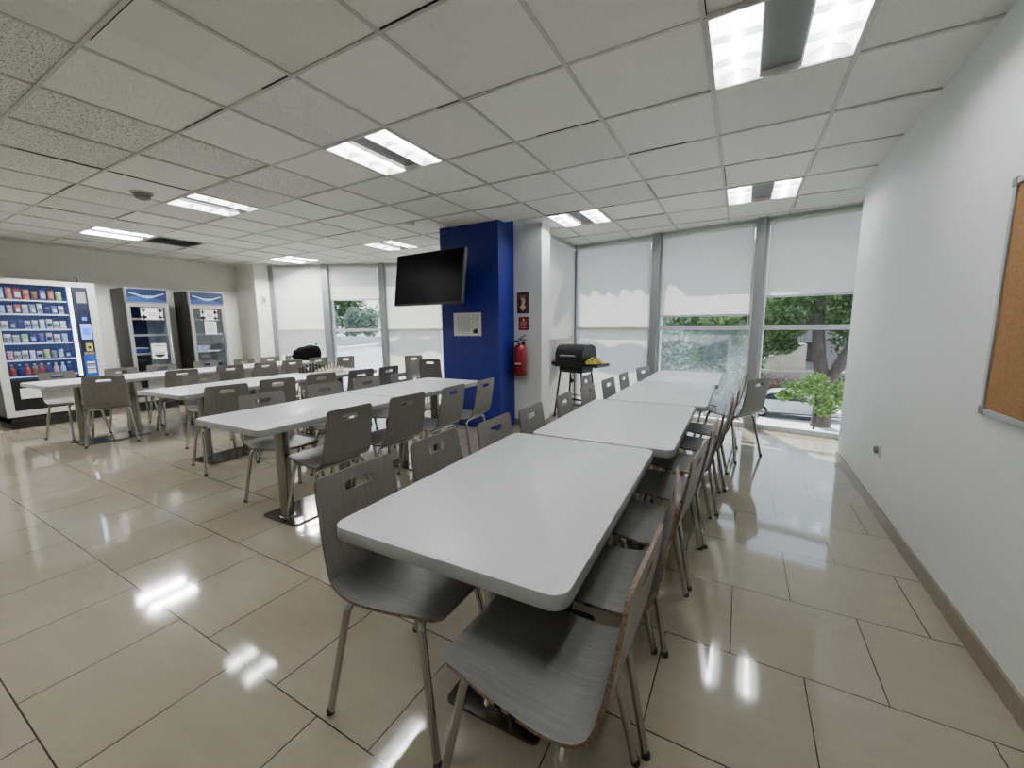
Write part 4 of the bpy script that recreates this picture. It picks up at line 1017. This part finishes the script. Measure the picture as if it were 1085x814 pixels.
for k, (x, y, h, r, n, mt, lab) in enumerate(((-4.4, 20.4, 6.4, 2.3, 3600, 'leafgrey', 'grey-green tree seen through the hazy pane beside the full-drop blind'), (-.9, 23.0, 5.4, 1.9, 3600, 'leafdark', 'dark tree behind the hazy pane, beside the broad window post'),
        (-4.5, 33, 9, 4.2, 2600, 'leafdark', 'tall dark tree far behind the half-lowered blind'), (.6, 40, 10.5, 3.6, 3400, 'leafdark', 'tall dark tree rising behind the stone steps'), (8.8, 40, 9.8, 3.6, 3400, 'leafdark', 'tall dark tree behind the parked car, close to the wall end'), (8.3, 29.2, 6.4, 2.1, 2400, 'leafgrey', 'smaller grey-green tree past the forked trunk'))):
    tree(lab, (x, y, -3.65), [([(0, 0, 0), (.05, 0, h * .4), (0, 0, h * .75)], [.2, .15, .08])], [((-.3 * r, 0, h * .62), (r * .75, r * .7, h * .32)), ((.35 * r, 0, h * .6), (r * .7, r * .7, h * .3)), ((0, 0, h * .85), (r * .7, r * .6, h * .2)), ((0, -.2 * r, h * .35), (r * .8, r * .6, h * .2))], n, .17 if y < 30 else .26, mt, 30 + k)
for k, (x, y, w, mt, lab) in enumerate(((-1.9, 16.5, 1.3, 'leafpink', 'reddish flowering shrub low behind the hazy pane'), (-.3, 18.2, .95, 'leafdark', 'dark round shrub beyond the far end of the tables'), (1.9, 30.2, 1.7, 'leafpink', 'purplish shrub at the foot of the stone steps'), (5.9, 30.4, 1.7, 'leafdark', 'dark shrub behind the white car'))):
    t = thing('garden_shrub', lab, 'shrub', (x, y, -3.66)); hgt = 3.6 if y < 20 else 2.0
    MB().tube([(0, 0, 0), (0, 0, hgt * .5)], .06, 8).build('stem', M['bark'], t)
    leaves('foliage', [((-.4 * w, 0, hgt * .6), (w * .7, w * .6, hgt * .4)), ((.4 * w, 0, hgt * .55), (w * .7, w * .6, hgt * .42)), ((0, 0, hgt * .3), (w * .9, w * .7, hgt * .3))], 1700, .12, mt, t, 60 + k)
# stone steps with railing
t = thing('stone_stairs', 'beige stone wall with a sloping stair railing beyond the street', 'stairs', (1.2, 32.5, -3.6))
w_ = MB(); w_.box2((-2.2, 0, 0), (6.5, .5, 1.9)); 
for k in range(9): w_.box2((-2.2, -.02, .2 * k + .02), (6.5, 0, .2 * k + .17), 1)
w_.build('wall_face', [M['stone'], M['building']], t)
s_ = MB()
for k in range(10): s_.box2((-.6 + k * .3, .5, 1.9), (-.6 + (k + 1) * .3 if k < 9 else 2.6, 2.0, 2.1 + k * .17))
s_.build('steps', M['stone'], t)
r_ = MB(); r_.tube([(-1.0, .3, 2.3), (2.4, .3, 4.4)], .045, 6); r_.tube([(-1.0, .3, 1.95), (2.4, .3, 3.6)], .04, 6)
for k in range(18): a = k / 17; r_.tube([(-1.0 + 3.4 * a, .3, 1.95 + 1.65 * a), (-1.0 + 3.4 * a, .3, 2.3 + 2.1 * a)], .02, 5)
r_.build('railing', M['rail'], t)
b_ = thing('apartment_building', 'pale plastered building behind the street trees', 'building', (3, 46, -3.7))
MB().box2((-16, 0, 0), (18, 6, 13)).build('wall_face', M['building'], b_)
for i in range(8):
    for j in range(4): 
        w1 = MB().box2((-14 + i * 4, -.06, 1.6 + j * 3), (-12.4 + i * 4, -.01, 3.4 + j * 3)).build('window', M['carglass'], b_)
# car
car = thing('parked_car', 'white hatchback parked on the street beyond the window', 'car', (2.55, 26.5, -3.7), math.radians(-8))
body = [(-2.0, .32), (-2.05, .62), (-1.95, .88), (-1.55, .98), (-1.0, 1.38), (-.5, 1.47), (.35, 1.45), (.75, 1.30), (1.25, .98), (1.75, .88), (2.0, .70), (2.03, .34)]
XY = Matrix(((1, 0, 0, 0), (0, 0, -1, 0), (0, 1, 0, 0), (0, 0, 0, 1)))
MB().prism(body, -.82, .82, X=XY).build('body', M['carpaint'], car, smooth=25)
for s in (-1, 1):
    MB().prism([(-1.35, 1.0), (-.95, 1.32), (-.48, 1.40), (-.42, 1.0)], .822 if s > 0 else -.828, .828 if s > 0 else -.822, X=XY).build('side_window', M['carglass'], car)
    MB().prism([(-.34, 1.0), (-.40, 1.40), (.33, 1.38), (.70, 1.24), (1.0, 1.0)], .822 if s > 0 else -.828, .828 if s > 0 else -.822, X=XY).build('side_window', M['carglass'], car)
    for x in (-1.28, 1.28):
        wl = MB().lathe([(.2, -.1), (.315, -.09), (.32, -.02), (.32, .06), (.3, .1)], n=20, X=Matrix.Translation((x, s * .76, .32)) @ Matrix.Rotation(PI / 2 * -s, 4, 'X')).build('wheel', M['tyre'], car, smooth=40)
        MB().lathe([(.001, .1), (.19, .105), (.2, .1)], n=14, X=Matrix.Translation((x, s * .76, .32)) @ Matrix.Rotation(PI / 2 * -s, 4, 'X')).build('hubcap', M['silver'], wl)
for x in (-2.04, 2.0): MB().box2((x - .03, -.7, .62), (x + .03, -.45, .74)).box2((x - .03, .45, .62), (x + .03, .7, .74)).build('lamp', M['plastic'], car)
# low rail by the pavement
t = thing('street_railing', 'low dark rail running along the pavement in front of the car', 'railing', (2.0, 25.2, -3.62))
MB().tube([(-9, 0, .32), (9, 0, .32)], .04, 6).build('bar', M['rail'], t)
for k in range(7): MB().tube([(-9 + 3 * k, 0, 0), (-9 + 3 * k, 0, .32)], .03, 6).build('stub_post', M['rail'], t)
# hedge and trees seen through the pane of the short blind
for k, (x, y) in enumerate(((-31.6, 23.0), (-27.6, 23.7), (-23.6, 24.4))):
    t = thing('clipped_hedge', ['clipped hedge beyond the street pane, nearest the corner pillar', 'clipped hedge in the middle of the street pane', 'clipped hedge beyond the street pane, nearest the television'][k], 'hedge', (x, y, -.1), math.radians(8))
    MB().box2((-1.72, -.5, 0), (1.72, .5, .75)).build('planter', M['pave'], t)
    leaves('foliage', [((-.8, 0, 1.9), (.93, .6, 1.35)), ((.8, 0, 1.9), (.93, .6, 1.3))], 2600, .15, 'leafgrey', t, 80 + k)
for k, (x, y, lab) in enumerate(((-36, 29, 'broad street tree behind the hedge, nearest the corner pillar'), (-33.5, 33.4, 'broad street tree in the middle behind the hedge'), (-27, 30, 'broad street tree behind the hedge, nearest the television'))):
    tree(lab, (x, y, -.6), [([(0, 0, 0), (0, 0, 3)], [.2, .12])], [((-.8, 0, 3.4), (2.0, 1.5, 2.2)), ((.9, 0, 3.2), (2.0, 1.5, 2.3)), ((0, 0, 5), (2, 1.5, 1.8))], 2200, .22, 'leafdark' if k != 1 else 'leaflight', 90 + k)

# ------------------------------------------------------------------ light
w = bpy.data.worlds.new('sky'); sc.world = w; w.use_nodes = True; nt = w.node_tree; bg = nt.nodes['Background']
tc = nt.nodes.new('ShaderNodeTexCoord'); sx = nt.nodes.new('ShaderNodeSeparateXYZ'); nt.links.new(tc.outputs['Generated'], sx.inputs[0])
cr = nt.nodes.new('ShaderNodeValToRGB'); cr.color_ramp.elements[0].position = .0; cr.color_ramp.elements[0].color = (.86, .9, .95, 1); cr.color_ramp.elements[1].position = .7; cr.color_ramp.elements[1].color = (.55, .70, .95, 1)
nt.links.new(sx.outputs['Z'], cr.inputs[0]); nt.links.new(cr.outputs[0], bg.inputs['Color']); bg.inputs['Strength'].default_value = 1.15
sun = bpy.data.lights.new('sun', 'SUN'); sun.energy = 6.0; sun.angle = .006; sun.color = (1.0, .96, .9)
so = bpy.data.objects.new('sun', sun); COL.objects.link(so); so.location = (-4, 14, 20)
so.rotation_euler = Vector((-.35, .85, 1.25)).to_track_quat('Z', 'Y').to_euler()

sc.view_settings.view_transform = 'AgX'; sc.view_settings.look = 'None'; sc.view_settings.exposure = 1.58
try:
    sc.cycles.max_bounces = 8; sc.cycles.diffuse_bounces = 4; sc.cycles.transparent_max_bounces = 16; sc.cycles.use_denoising = True; sc.cycles.sample_clamp_indirect = 6.0; sc.cycles.caustics_reflective = False; sc.cycles.caustics_refractive = False
except Exception: pass
